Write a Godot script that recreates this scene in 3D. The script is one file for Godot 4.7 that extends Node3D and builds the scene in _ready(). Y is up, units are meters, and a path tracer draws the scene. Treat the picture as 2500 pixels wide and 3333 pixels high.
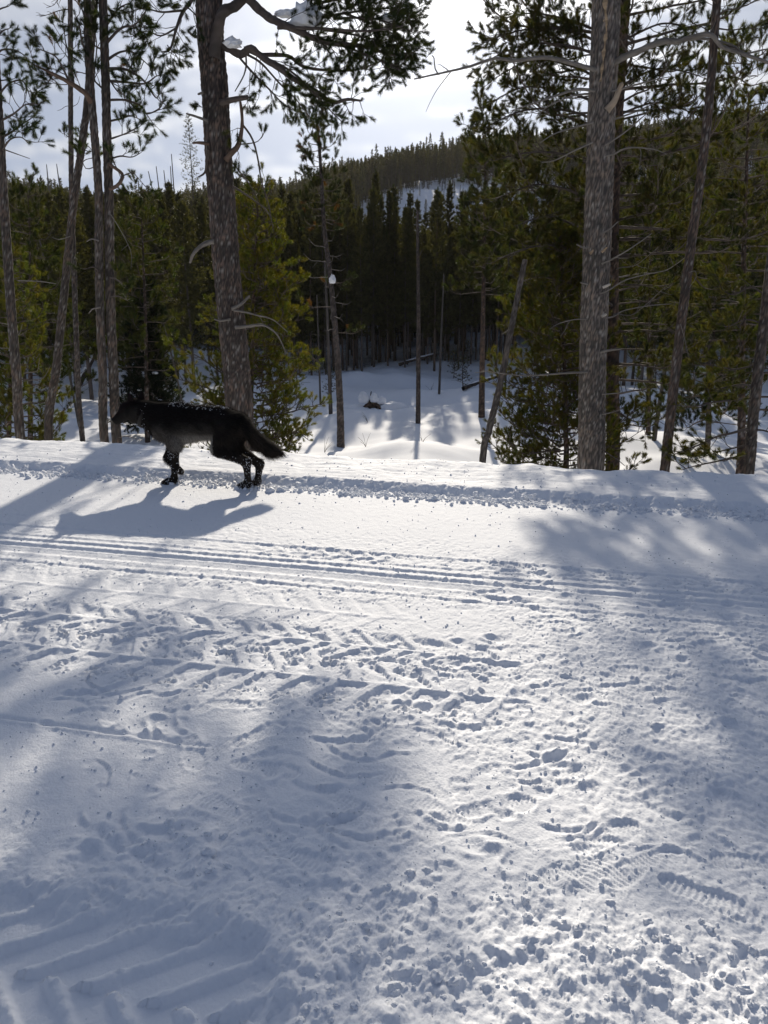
extends Node3D
# A black wolf crossing a snow-packed road at the edge of a lodgepole forest, low sun ahead.
# Right is +x, ahead is -z, the road surface is y = 0.  q is the distance across the road, s along it.

const ROAD_N := Vector2(0.2286, 0.9735)

var tree_count := 0
var mats := {}
var tuft_mesh_list: Array = []
var names := {}
var snow_parts: Array = []

func _ready() -> void:
	var cam := Camera3D.new()
	cam.name = "camera"
	cam.fov = 67.0
	cam.near = 0.05
	cam.far = 4000.0
	cam.position = Vector3(0, 1.85, 0)
	cam.rotation_degrees = Vector3(-16.22, 0, 0)
	add_child(cam)
	cam.current = true
	var sun_az := deg_to_rad(2.6)
	var sun_el := deg_to_rad(25.0)
	var to_sun := Vector3(sin(sun_az) * cos(sun_el), sin(sun_el), -cos(sun_az) * cos(sun_el))
	var env := Environment.new()
	env.background_mode = Environment.BG_SKY
	env.sky = make_sky(to_sun)
	env.background_energy_multiplier = 1.0
	env.tonemap_mode = Environment.TONE_MAPPER_LINEAR
	env.tonemap_exposure = 1.0
	env.fog_enabled = true
	env.fog_density = 0.0002
	env.fog_light_color = Color(0.94, 0.92, 0.90)
	env.sdfgi_enabled = true
	env.ssao_enabled = true
	env.ssil_enabled = true
	var we := WorldEnvironment.new()
	we.name = "world"
	we.environment = env
	add_child(we)
	var sun := DirectionalLight3D.new()
	sun.name = "sun"
	sun.light_color = Color(1.0, 0.955, 0.88)
	sun.light_energy = 1.55
	sun.light_angular_distance = 0.7
	sun.shadow_enabled = true
	sun.sky_mode = DirectionalLight3D.SKY_MODE_LIGHT_ONLY
	sun.look_at_from_position(Vector3.ZERO, -to_sun, Vector3.UP)
	add_child(sun)
	make_materials()
	make_noises()
	var t0 := Time.get_ticks_msec()
	make_terrain()
	make_road()
	print("ground ", Time.get_ticks_msec() - t0)
	make_tufts()
	make_forest()
	print("forest ", Time.get_ticks_msec() - t0)
	make_near_trees()
	var tc := 0
	for c in find_children("*", "MultiMeshInstance3D", true, false):
		if String(c.name).begins_with("needles"):
			tc += c.multimesh.instance_count
	print("tufts ", tc)
	print("near ", Time.get_ticks_msec() - t0)
	make_wolf()
	print("wolf ", Time.get_ticks_msec() - t0)
	make_details()

func make_sky(to_sun: Vector3) -> Sky:
	var w := 1024
	var h := 512
	var im := Image.create(w, h, false, Image.FORMAT_RGBF)
	var n := FastNoiseLite.new()
	n.seed = 11
	n.noise_type = FastNoiseLite.TYPE_SIMPLEX_SMOOTH
	n.frequency = 1.0
	n.fractal_octaves = 4
	n.domain_warp_enabled = true
	n.domain_warp_amplitude = 0.5
	n.domain_warp_frequency = 0.6
	for y in h:
		var e := (0.5 - (y + 0.5) / h) * PI
		for x in w:
			var a := (x + 0.5) / w * TAU
			var dir := Vector3(sin(a) * cos(e), sin(e), -cos(a) * cos(e))
			var up := maxf(dir.y, 0.0)
			var lowness := exp(-up / 0.26)
			var th := acos(clampf(dir.dot(to_sun), -1, 1))
			var c := Color(0.044, 0.084, 0.178).lerp(Color(0.54, 0.67, 0.92) * (0.45 + 0.55 * exp(-th / 1.0)), lowness)
			# thin high cloud in long streaks, on a plane high above
			if dir.y > 0.012:
				var px := dir.x / (dir.y + 0.10)
				var pz := dir.z / (dir.y + 0.10)
				var u := px * 0.94 + pz * 0.34
				var v := pz * 0.94 - px * 0.34
				var s := n.get_noise_2d(u * 0.24, v * 2.6) * 0.75 + n.get_noise_2d(u * 0.7 + 9, v * 8.0) * 0.4
				var k := smoothstep(-0.08, 0.42, s) * (0.4 + 0.6 * exp(-th / 0.7)) * smoothstep(0.012, 0.10, dir.y)
				var lit := 0.30 + 0.72 * exp(-th / 0.75)
				c = c.lerp(Color(0.95, 0.97, 1.0) * (lit + 0.18 * lowness), k * 0.95)
			var glow := 1.5 * exp(-th / 0.24) + 2.6 * exp(-th / 0.085)
			c += Color(1.0, 0.965, 0.92) * glow
			im.set_pixel(x, y, c)
	var sky := Sky.new()
	var m := PanoramaSkyMaterial.new()
	m.panorama = ImageTexture.create_from_image(im)
	sky.sky_material = m
	return sky

func lin(r: float, g: float, b: float) -> Color:
	return Color(r, g, b).linear_to_srgb()

func mat(key: String, color: Color, rough: float, vertex := false) -> StandardMaterial3D:
	var m := StandardMaterial3D.new()
	m.resource_name = key
	m.albedo_color = color
	m.roughness = rough
	m.vertex_color_use_as_albedo = vertex
	m.metallic_specular = 0.35
	mats[key] = m
	return m

func make_materials() -> void:
	var s := mat("snow", lin(0.84, 0.86, 0.90), 0.72)
	s.metallic_specular = 0.3
	var nt := NoiseTexture2D.new()
	var nn := FastNoiseLite.new()
	nn.seed = 5
	nn.frequency = 0.055
	nn.fractal_octaves = 3
	nt.noise = nn
	nt.width = 512
	nt.height = 512
	nt.seamless = true
	nt.as_normal_map = true
	nt.bump_strength = 4.0
	s.normal_enabled = true
	s.normal_texture = nt
	s.normal_scale = 0.45
	s.uv1_triplanar = true
	s.uv1_world_triplanar = true
	s.uv1_scale = Vector3(2.2, 2.2, 2.2)
	mat("far_snow", lin(0.84, 0.86, 0.90), 0.8)
	mat("bark", Color.WHITE, 0.9, true)
	var nd := mat("needles", Color.WHITE, 0.55, true)
	nd.backlight_enabled = true
	nd.backlight = Color(0.98, 1.0, 0.42)
	nd.metallic_specular = 0.3
	var fn := mat("far_needles", Color.WHITE, 0.6, true)
	fn.backlight_enabled = true
	fn.backlight = Color(0.86, 0.84, 0.40)
	mat("fur", Color.WHITE, 0.8, true).metallic_specular = 0.15
	mat("wet", lin(0.012, 0.011, 0.010), 0.25)
	mat("iris", lin(0.20, 0.11, 0.03), 0.2)
	mat("collar", lin(0.03, 0.025, 0.02), 0.6)

func numbered(called: String) -> String:
	var k: int = names.get(called, 0)
	names[called] = k + 1
	return called if k == 0 else "%s_%03d" % [called, k]

func thing(called: String, label: String, category: String, at := Vector3.ZERO, group := "") -> Node3D:
	var o := Node3D.new()
	o.name = numbered(called)
	o.position = at
	add_child(o)
	o.set_meta("label", label)
	o.set_meta("category", category)
	if group:
		o.set_meta("group", group)
	return o

func part(called: String, mesh: Mesh, material: Material, parent: Node3D, at := Vector3.ZERO) -> MeshInstance3D:
	var o := MeshInstance3D.new()
	var k := 0
	for ch in parent.get_children():
		if String(ch.name).begins_with(called):
			k += 1
	o.name = called if k == 0 else "%s_%03d" % [called, k]
	o.mesh = mesh
	o.material_override = material
	o.position = at
	parent.add_child(o, true)
	return o

func single(called: String, mesh: Mesh, material: Material, label: String, category: String, at := Vector3.ZERO, group := "") -> MeshInstance3D:
	var o := MeshInstance3D.new()
	o.name = numbered(called)
	o.mesh = mesh
	o.material_override = material
	o.position = at
	add_child(o)
	if label:
		o.set_meta("label", label)
		o.set_meta("category", category)
	if group:
		o.set_meta("group", group)
	return o

func scatter(called: String, mesh: Mesh, material: Material, places: Array, tints: PackedColorArray, parent: Node3D) -> MultiMeshInstance3D:
	var mm := MultiMesh.new()
	mm.transform_format = MultiMesh.TRANSFORM_3D
	mm.use_colors = tints.size() > 0
	mm.mesh = mesh
	mm.instance_count = places.size()
	for k in places.size():
		mm.set_instance_transform(k, places[k])
		if tints.size() > 0:
			mm.set_instance_color(k, tints[k])
	var o := MultiMeshInstance3D.new()
	o.name = called
	o.multimesh = mm
	o.material_override = material
	o.set_meta("kind", "stuff")
	parent.add_child(o, true)
	return o


# ---------------------------------------------------------------- mesh helpers
class MB:
	var v := PackedVector3Array()
	var n := PackedVector3Array()
	var c := PackedColorArray()
	var i := PackedInt32Array()
	func tri(a: Vector3, b: Vector3, d: Vector3, col: Color) -> void:
		var k := v.size()
		v.append(a); v.append(b); v.append(d)
		c.append(col); c.append(col); c.append(col)
		i.append(k); i.append(k + 1); i.append(k + 2)
	func mesh() -> ArrayMesh:
		var arr := []
		arr.resize(Mesh.ARRAY_MAX)
		arr[Mesh.ARRAY_VERTEX] = v
		if n.size() == v.size():
			arr[Mesh.ARRAY_NORMAL] = n
		if c.size() == v.size():
			arr[Mesh.ARRAY_COLOR] = c
		arr[Mesh.ARRAY_INDEX] = i
		var m := ArrayMesh.new()
		m.add_surface_from_arrays(Mesh.PRIMITIVE_TRIANGLES, arr)
		return m

# rows of vertices -> triangles with normals taken from the neighbours; u runs along a row
func grid_mesh(v: PackedVector3Array, nu: int, nv: int, wrap: bool, col: PackedColorArray) -> ArrayMesh:
	var n := PackedVector3Array()
	n.resize(v.size())
	for j in nv:
		var j0 := maxi(j - 1, 0) * nu
		var j1 := mini(j + 1, nv - 1) * nu
		for k in nu:
			var k0 := k - 1
			var k1 := k + 1
			if wrap:
				k0 = (k0 + nu) % nu
				k1 = k1 % nu
			else:
				k0 = maxi(k0, 0)
				k1 = mini(k1, nu - 1)
			n[j * nu + k] = (v[j * nu + k1] - v[j * nu + k0]).cross(v[j1 + k] - v[j0 + k]).normalized()
	var ix := PackedInt32Array()
	var last := nu if wrap else nu - 1
	ix.resize((nv - 1) * last * 6)
	var p := 0
	for j in nv - 1:
		for k in last:
			var a := j * nu + k
			var b := j * nu + (k + 1) % nu
			ix[p] = a; ix[p + 1] = a + nu; ix[p + 2] = b + nu
			ix[p + 3] = a; ix[p + 4] = b + nu; ix[p + 5] = b
			p += 6
	var arr := []
	arr.resize(Mesh.ARRAY_MAX)
	arr[Mesh.ARRAY_VERTEX] = v
	arr[Mesh.ARRAY_NORMAL] = n
	if col.size() == v.size():
		arr[Mesh.ARRAY_COLOR] = col
	arr[Mesh.ARRAY_INDEX] = ix
	var m := ArrayMesh.new()
	m.add_surface_from_arrays(Mesh.PRIMITIVE_TRIANGLES, arr)
	return m

func across(t: Vector3) -> Vector3:
	var a := Vector3.RIGHT if absf(t.x) < 0.8 else Vector3.FORWARD
	return (a - t * a.dot(t)).normalized()

# smooth curve through the points, about `step` metres apart
func curve(pts: Array, step: float) -> PackedVector3Array:
	var o := PackedVector3Array()
	for k in pts.size() - 1:
		var p0: Vector3 = pts[maxi(k - 1, 0)]
		var p1: Vector3 = pts[k]
		var p2: Vector3 = pts[k + 1]
		var p3: Vector3 = pts[mini(k + 2, pts.size() - 1)]
		var m := maxi(1, ceili(p1.distance_to(p2) / step))
		for t in m:
			o.append(p1.cubic_interpolate(p2, p0, p3, float(t) / m))
	o.append(pts[-1])
	return o

func tube(mb: MB, pts: PackedVector3Array, r0: float, r1: float, sides: int, col: Color, rough := 0.0, rng: RandomNumberGenerator = null) -> void:
	var first := mb.v.size()
	var m := pts.size()
	var x := Vector3.ZERO
	for k in m:
		var t := (pts[mini(k + 1, m - 1)] - pts[maxi(k - 1, 0)]).normalized()
		if k == 0:
			x = across(t)
		else:
			x = (x - t * x.dot(t)).normalized()
		var y := t.cross(x)
		var f := float(k) / maxi(m - 1, 1)
		var r := lerpf(r0, r1, f)
		for s in sides:
			var a := TAU * s / sides
			var d := x * cos(a) + y * sin(a)
			var rr := r
			var cc := col
			if rng:
				rr *= 1.0 + rng.randf_range(-rough, rough)
				cc = col * rng.randf_range(0.7, 1.25)
			mb.v.append(pts[k] + d * rr)
			mb.n.append(d)
			mb.c.append(cc)
	for k in m - 1:
		for s in sides:
			var a := first + k * sides + s
			var b := first + k * sides + (s + 1) % sides
			mb.i.append(a); mb.i.append(a + sides); mb.i.append(b + sides)
			mb.i.append(a); mb.i.append(b + sides); mb.i.append(b)
	# tip
	var tip := mb.v.size()
	mb.v.append(pts[m - 1] + (pts[m - 1] - pts[maxi(m - 2, 0)]).normalized() * r1)
	mb.n.append((pts[m - 1] - pts[maxi(m - 2, 0)]).normalized())
	mb.c.append(col)
	for s in sides:
		mb.i.append(first + (m - 1) * sides + s); mb.i.append(tip); mb.i.append(first + (m - 1) * sides + (s + 1) % sides)

# a trunk with scaly bark: pts along its axis, radius at both ends
func bark_trunk(pts: Array, r0: float, r1: float, sides: int, step: float, seed_: int, base: Color, flake: Color, dark: Color, pale: Color, relief := 0.012, grain := 26.0) -> ArrayMesh:
	var path := curve(pts, step)
	var cell := FastNoiseLite.new()
	cell.seed = seed_
	cell.noise_type = FastNoiseLite.TYPE_CELLULAR
	cell.cellular_return_type = FastNoiseLite.RETURN_DISTANCE2_SUB
	cell.frequency = grain
	cell.fractal_type = FastNoiseLite.FRACTAL_NONE
	cell.domain_warp_enabled = true
	cell.domain_warp_amplitude = 0.02
	cell.domain_warp_frequency = 12.0
	var val := FastNoiseLite.new()
	val.seed = seed_
	val.noise_type = FastNoiseLite.TYPE_CELLULAR
	val.cellular_return_type = FastNoiseLite.RETURN_CELL_VALUE
	val.frequency = grain
	val.fractal_type = FastNoiseLite.FRACTAL_NONE
	val.domain_warp_enabled = true
	val.domain_warp_amplitude = 0.02
	val.domain_warp_frequency = 12.0
	var big := FastNoiseLite.new()
	big.seed = seed_ + 7
	big.frequency = 2.2
	big.fractal_octaves = 4
	var v := PackedVector3Array()
	var c := PackedColorArray()
	var m := path.size()
	var x := Vector3.RIGHT
	for k in m:
		var t := (path[mini(k + 1, m - 1)] - path[maxi(k - 1, 0)]).normalized()
		x = (x - t * x.dot(t)).normalized()
		var y := t.cross(x)
		var f := float(k) / (m - 1)
		var r := lerpf(r0, r1, f) * (1.0 + (0.32 if r0 > 0.15 else 0.12) * exp(-f * 22.0))
		for s in sides:
			var a := TAU * s / sides
			var d := x * cos(a) + y * sin(a)
			var p := path[k] + d * r
			var q := Vector3(p.x, p.y * 0.8, p.z)
			var e := cell.get_noise_3dv(q) + 1.0
			var w := val.get_noise_3dv(q)
			var b := big.get_noise_3dv(p)
			var plate := smoothstep(0.05, 0.35, e)
			v.append(p + d * (relief * (plate - 0.6) + 0.02 * b * r + relief * 0.6 * w))
			var cc := base * (1.0 + 0.55 * b) * (1.0 + 0.55 * big.get_noise_3d(p.x * 0.25, p.y * 0.32, p.z * 0.25))
			if w > 0.25:
				cc = cc.lerp(flake, clampf(0.25 + b + w * 0.5, 0.0, 0.9))
			elif w < -0.72:
				cc = cc.lerp(pale, 0.75)
			cc = dark.lerp(cc, 0.12 + 0.88 * plate)
			c.append(cc)
	return grid_mesh(v, sides, m, true, c)

# a lump of snow: a ball with a flat underside, pushed about by noise
func lump(rx: float, ry: float, rz: float, seed_: int, rings := 10, sides := 18, wob := 0.35, flat := 0.45) -> ArrayMesh:
	var n := FastNoiseLite.new()
	n.seed = seed_
	n.frequency = 1.25
	n.fractal_octaves = 4
	var v := PackedVector3Array()
	for j in rings + 1:
		var e := -PI / 2 + PI * j / rings
		for k in sides:
			var a := TAU * k / sides
			var d := Vector3(cos(a) * cos(e), sin(e), -sin(a) * cos(e))
			var g := 1.0 + wob * n.get_noise_3dv(d * 1.3) * 2.0
			var p := d * g
			if p.y < -flat:
				p.y = -flat + (p.y + flat) * 0.25
			v.append(Vector3(p.x * rx, p.y * ry, p.z * rz))
	return grid_mesh(v, sides, rings + 1, true, PackedColorArray())


# ---------------------------------------------------------------- the ground
var n_low := FastNoiseLite.new()
var n_mid := FastNoiseLite.new()
var n_fine := FastNoiseLite.new()
var n_cell := FastNoiseLite.new()
var n_hill := FastNoiseLite.new()

func make_noises() -> void:
	n_low.seed = 3
	n_low.frequency = 0.55
	n_low.fractal_octaves = 3
	n_mid.seed = 4
	n_mid.frequency = 5.5
	n_mid.fractal_octaves = 4
	n_mid.domain_warp_enabled = true
	n_mid.domain_warp_amplitude = 0.12
	n_mid.domain_warp_frequency = 4.0
	n_fine.seed = 6
	n_fine.frequency = 30.0
	n_fine.fractal_octaves = 2
	n_cell.seed = 8
	n_cell.noise_type = FastNoiseLite.TYPE_CELLULAR
	n_cell.cellular_return_type = FastNoiseLite.RETURN_DISTANCE
	n_cell.frequency = 15.0
	n_cell.fractal_octaves = 2
	n_cell.fractal_gain = 0.45
	n_cell.domain_warp_enabled = true
	n_cell.domain_warp_amplitude = 0.05
	n_cell.domain_warp_frequency = 8.0
	n_hill.seed = 9
	n_hill.frequency = 0.11
	n_hill.fractal_octaves = 3

# the profile across the road: groomed flat, a rut, a low bank and the drop into the valley
func bank(q: float) -> float:
	var h := 0.0
	if q > 6.6:
		h += 0.052 * smoothstep(6.93, 7.08, q) - 0.016 * smoothstep(6.66, 6.78, q) * (1.0 - smoothstep(6.9, 7.0, q))
		h += 0.02 * clampf(q - 7.1, 0, 1)
	if q > 7.95:
		h -= 0.40 * pow(q - 7.95, 1.45)
	return h

func ridge_height(bx: float) -> float:
	# height of the far ridge by bearing (x per metre ahead)
	var k := [-0.9, 33.0, -0.5, 31.0, -0.33, 25.0, -0.24, 25.5, -0.14, 29.0, -0.03, 38.0, 0.05, 43.0, 0.12, 46.0, 0.30, 52.0, 0.5, 57.0, 0.9, 58.0]
	if bx <= k[0]:
		return k[1]
	for j in range(2, k.size(), 2):
		if bx < k[j]:
			return lerpf(k[j - 1], k[j + 1], smoothstep(0, 1, (bx - k[j - 2]) / (k[j] - k[j - 2])))
	return k[-1]

func land(x: float, d: float) -> float:
	var q := x * ROAD_N.x + d * ROAD_N.y
	if q < 7.9:
		return bank(q) if q > 0 else minf(0.0, -0.02 * (-q - 4.0)) if q < -4 else 0.0
	var h := maxf(bank(q), -3.6)
	var floor_ := -3.55 + 0.35 * n_hill.get_noise_2d(x, d) * 2.0 + 0.10 * n_low.get_noise_2d(x * 0.5, d * 0.5)
	var t := smoothstep(8.6, 13.5, q)
	h = lerpf(h, floor_, t)
	if d > 45:
		h += 1.9 * smoothstep(45, 90, d) + 5.0 * smoothstep(80, 140, d)
	if d > 120:
		var r := ridge_height(x / d) - 3.4
		var f := clampf((d - 120) / 215.0, 0, 1)
		h += r * (0.45 * f + 0.55 * smoothstep(0, 1, f))
		h += 3.0 * n_hill.get_noise_2d(x * 0.2, d * 0.2) * f
		h += (-5.0 * smoothstep(140, 178, d) * (1.0 - smoothstep(196, 246, d)) + 1.5 * smoothstep(195, 246, d) * (1.0 - smoothstep(250, 300, d))) * smoothstep(-0.10, 0.02, x / d) * (1.0 - smoothstep(0.2, 0.3, x / d))
		if d > 340:
			h -= 0.06 * (d - 340)
	return h

func make_terrain() -> void:
	var xs := PackedFloat32Array()
	for k in range(-40, -8): xs.append(-270.0 - pow(-8.0 - k, 2.0) * 0.62)
	for k in range(-54, -6): xs.append(k * 5.0)
	for k in range(-60, 61): xs.append(k * 0.5)
	for k in range(7, 55): xs.append(k * 5.0)
	for k in range(9, 41): xs.append(270.0 + pow(k - 8.0, 2.0) * 0.62)
	xs.sort()
	var ds := PackedFloat32Array()
	for k in 22: ds.append(-700.0 + k * 29.0)
	for k in 14: ds.append(-70.0 + k * 5.0)
	var d := 0.0
	while d < 66:
		ds.append(d)
		d += 0.4
	while d < 440:
		ds.append(d)
		d += 4.0
	while d < 1000:
		ds.append(d)
		d += 70.0
	ds.sort()
	var v := PackedVector3Array()
	for dd in ds:
		for x in xs:
			var h := land(x, dd)
			# the finely modelled road lies over the sheet here
			var m := smoothstep(0.99, 1.4, dd) * (1.0 - smoothstep(9.0, 9.6, dd)) * (1.0 - smoothstep(5.9, 6.5, absf(x)))
			v.append(Vector3(x, h - 0.12 * m, -dd))
	var o := single("snowy_ground", grid_mesh(v, xs.size(), ds.size(), false, PackedColorArray()), mats.far_snow, "", "")
	o.set_meta("kind", "structure")

# ---- the road surface in four sheets, finer towards the viewer
class Sheet:
	var x0: float
	var d0: float
	var cell: float
	var nx: int
	var nd: int
	var h: PackedFloat32Array
	func at(x: float, d: float) -> float:
		var i := clampi(int((x - x0) / cell + 0.5), 0, nx - 1)
		var j := clampi(int((d - d0) / cell + 0.5), 0, nd - 1)
		return h[j * nx + i]

func hash2(a: int, b: int) -> float:
	var k := (a * 374761393 + b * 668265263) & 0x7fffffff
	k = ((k ^ (k >> 13)) * 1274126177) & 0x7fffffff
	return float(k % 10007) / 10007.0

func gauss(t: float) -> float:
	return exp(-t * t)

# one wheel or belt print: slanted bars that meet in the middle
func tread(s: float, u: float, p: float, slant: float, n: float) -> float:
	var ph := s / p + absf(u) * slant
	if u < 0:
		ph += 0.5
	var g := absf(ph - floorf(ph) - 0.5) * 2.0
	var edge := 1.0 - smoothstep(0.72, 1.0, absf(u) + 0.4 * n)
	var lug := smoothstep(0.24, 0.36, g + 0.12 * n) * smoothstep(0.03, 0.10, absf(u))
	return lug * edge

func surface(x: float, d: float) -> float:
	var q := x * 0.2286 + d * 0.9735
	var s := x * 0.9735 - d * 0.2286
	var l := n_low.get_noise_2d(x, d)
	var m := n_mid.get_noise_2d(x, d)
	var f := n_fine.get_noise_2d(x, d)
	var h := bank(q + 0.05 * m * smoothstep(6.5, 7.0, q)) + 0.007 * l
	var qq := q + 0.45 * l
	var clod := 1.0 - smoothstep(1.75, 2.35, qq - 0.18 * x)
	var foot := smoothstep(2.2, 2.7, qq) * (1.0 - smoothstep(4.35, 4.7, q)) * smoothstep(-0.5, 0.5, x + (qq - 2.75) * 2.4)
	var shoulder := smoothstep(4.6, 4.8, q) * (1.0 - smoothstep(5.3, 5.7, q + 0.3 * l))
	var rut := smoothstep(6.6, 6.75, q) * (1.0 - smoothstep(7.0, 7.1, q))
	var track := smoothstep(2.95, 3.1, q) * (1.0 - smoothstep(4.2, 4.4, q)) * (1.0 - smoothstep(-0.5, 0.1, s))
	foot *= 1.0 - 0.85 * track
	var rough := 0.0016 + 0.0095 * foot + 0.004 * shoulder + 0.009 * rut + 0.0075 * clod
	# ridged crumble and pits
	var m2 := n_mid.get_noise_2d(x * 2.7 + 31.0, d * 2.7)
	h += m2 * (0.0010 + 0.50 * rough)
	var rid := 1.0 - absf(m) * 2.6
	h += rough * (0.5 * rid * maxf(rid, 0.0) + 0.55 * m - 0.2) + f * (0.0008 + 0.30 * rough)
	if clod > 0.01:
		var c := n_cell.get_noise_2d(x * 1.15, d) + 1.0
		h += clod * (0.024 * (1.0 - c * c) * (0.35 + 1.4 * maxf(m + 0.2, 0.0)) + 0.008 * l)
	if q > 6.95:
		h += (0.03 * n_low.get_noise_2d(s * 1.6 + 20, q * 0.7) + 0.02 * n_low.get_noise_2d(s * 4.0, q * 2.0)) * smoothstep(6.95, 7.5, q)
		# wind ripples on the bank
		h += 0.006 * n_mid.get_noise_2d(s * 0.35 + 40, q * 1.5) + 0.010 * maxf(0.0, n_mid.get_noise_2d(s * 0.25 + 70, q * 0.9) - 0.15)
	# thin ski lines
	if q > 4.2 and q < 5.3:
		var wq := q + 0.004 * m
		h += -0.006 * gauss((wq - 4.40) / 0.016) + 0.005 * gauss((wq - 4.43) / 0.013) - 0.004 * gauss((wq - 4.49) / 0.012) - 0.005 * gauss((wq - 4.93) / 0.014) + 0.005 * gauss((wq - 4.96) / 0.012) - 0.005 * gauss((wq - 5.13) / 0.015) + 0.005 * gauss((wq - 5.165) / 0.014)
		h += -0.010 * gauss((wq - 4.715) / 0.020) + 0.009 * gauss((wq - 4.757) / 0.016) + 0.007 * gauss((wq - 4.675) / 0.014) - 0.008 * gauss((wq - 4.83) / 0.016) + 0.007 * gauss((wq - 4.862) / 0.012) - 0.006 * gauss((wq - 4.60) / 0.03) + 0.005 * gauss((wq - 4.55) / 0.02)
	# small belt print beside them
	if q > 4.85 and q < 5.25 and s > -3.0 and s < 1.9:
		h -= 0.013 * tread(s, (q - 5.04) / 0.13, 0.17, 0.55, 1.6 * m + f) * smoothstep(-3.0, -1.2, s) * smoothstep(-0.3, 0.3, l + m + 0.15)
	# wide lugged prints on the left half
	if q > 2.95 and q < 4.35 and s < 0.4:
		var k := 1.0 - smoothstep(-0.35, 0.0, s + 0.2 * m)
		h -= (0.016 + 0.02 * m) * k * tread(s + 0.03 * m, (q - 3.28 + 0.02 * m) / 0.25, 0.20, 0.62, 1.3 * m + f)
		var k2 := (1.0 - smoothstep(-0.35, 0.15, s + 0.3 * m)) * smoothstep(-0.25, 0.1, m + 0.15)
		h -= (0.014 + 0.02 * m) * k2 * tread(s + 0.07 + 0.04 * m, (q - 3.66) / 0.20, 0.23, 0.7, m)
		h -= 0.006 * (1.0 - smoothstep(-1.2, -0.6, s)) * tread(s + 0.03, (q - 4.06) / 0.24, 0.24, 0.6, m + f)
	# a thin drag line
	if absf(q - 2.60) < 0.07 and x < -0.3:
		var b := smoothstep(-0.12, 0.05, n_low.get_noise_2d(s * 3.0, 5.0) + 0.1)
		h += b * (-0.012 * gauss((q - 2.60) / 0.012) + 0.007 * gauss((q - 2.572) / 0.012)) * (1.0 - smoothstep(-0.75, -0.5, x))
	# the big tyre print at the feet
	if q < 1.95:
		var e := (1.0 - smoothstep(-0.40, -0.24, x + 0.06 * m)) * (1.0 - smoothstep(1.62, 1.78, q + 0.05 * m))
		var u := (q - 1.46) / 0.40
		var ph := s / 0.20 - absf(u) * 2.5 + (0.5 if u < 0 else 0.0)
		var g := absf(ph - floorf(ph) - 0.5) * 2.0
		var bar := smoothstep(0.52, 0.90, g + 0.10 * m)
		h = lerpf(h, -0.034 + 0.030 * bar * (0.8 + 0.5 * m) + 0.0012 * f + 0.003 * m, e)
	return h

func make_road() -> void:
	var road := Node3D.new()
	road.name = "snow_road"
	road.set_meta("kind", "structure")
	add_child(road)
	var rng := RandomNumberGenerator.new()
	rng.seed = 77
	# boot prints: x, d, heading, depth
	var prints: Array = []
	for k in 70:
		var d := rng.randf_range(2.05, 4.75)
		var x := rng.randf_range(-0.55, 1.0) * (0.45 + d * 0.55) + 0.25
		prints.append([x, d, rng.randf_range(0, TAU), rng.randf_range(0.004, 0.009), rng.randf_range(0.75, 1.0)])
	prints.append([0.78, 2.28, 0.5, 0.010, 1.0])
	prints.append([0.42, 2.45, 0.2, 0.010, 1.0])
	prints.append([1.02, 2.0, -0.6, 0.010, 1.0])
	prints.append([-0.08, 2.9, 1.3, 0.012, 1.0])
	# kicked-up pieces: pits with a raised lip
	for k in 300:
		var d := rng.randf_range(2.1, 4.9)
		var x := rng.randf_range(-0.8, 1.1) * (0.45 + d * 0.55) + 0.2
		var pr := rng.randf_range(0.014, 0.046)
		prints.append([x, d, rng.randf_range(0, TAU), pr * rng.randf_range(0.12, 0.28), -pr])
	# scrapes of boots and sleds, mostly along the road
	for k in 190:
		var d := rng.randf_range(2.2, 4.8)
		var x := rng.randf_range(-0.75, 1.1) * (0.45 + d * 0.55) + 0.2
		var turn := -0.23 + rng.randfn(0.0, 0.45)
		prints.append([x, d, turn, rng.randf_range(0.004, 0.011), -rng.randf_range(0.008, 0.02), rng.randf_range(0.05, 0.19)])
	var spans := [[0.95, 2.25, -2.3, 2.3, 0.0068], [2.25, 4.2, -3.5, 3.5, 0.0098], [4.2, 6.6, -5.0, 5.0, 0.0135], [6.6, 9.7, -6.6, 6.6, 0.0165]]
	for e in [[0.95, 2.25, 2.27, 0.018], [2.25, 4.2, 3.47, 0.020], [4.2, 6.6, 4.97, 0.022]]:
		spans.append([e[0], e[1], -6.6, -e[2], e[3]])
		spans.append([e[0], e[1], e[2], 6.6, e[3]])
	prints = prints.filter(func(b): return b[0] * 0.9735 - b[1] * 0.2286 > -0.75 or b[0] * 0.2286 + b[1] * 0.9735 < 2.95)
	for sp in spans:
		var sh := Sheet.new()
		sh.cell = sp[4]
		sh.x0 = sp[2]
		sh.d0 = sp[0] - sh.cell * 2
		sh.nx = int((sp[3] - sp[2]) / sh.cell) + 1
		sh.nd = int((sp[1] - sp[0]) / sh.cell) + 5
		sh.h = PackedFloat32Array()
		sh.h.resize(sh.nx * sh.nd)
		var p := 0
		for j in sh.nd:
			var d := sh.d0 + j * sh.cell
			for i in sh.nx:
				sh.h[p] = surface(sh.x0 + i * sh.cell, d)
				p += 1
		for b in prints:
			stamp(sh, b)
		snow_parts.append(sh)
		var v := PackedVector3Array()
		v.resize(sh.nx * sh.nd)
		p = 0
		for j in sh.nd:
			var z := -(sh.d0 + j * sh.cell)
			for i in sh.nx:
				# the rims dip a little under the next sheet
				v[p] = Vector3(sh.x0 + i * sh.cell, sh.h[p] - (0.004 if j == 0 or j == sh.nd - 1 or i == 0 or i == sh.nx - 1 else 0.0), z)
				p += 1
		part("packed_snow", grid_mesh(v, sh.nx, sh.nd, false, PackedColorArray()), mats.snow, road).set_meta("kind", "structure")
	make_crumbs(road)

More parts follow.
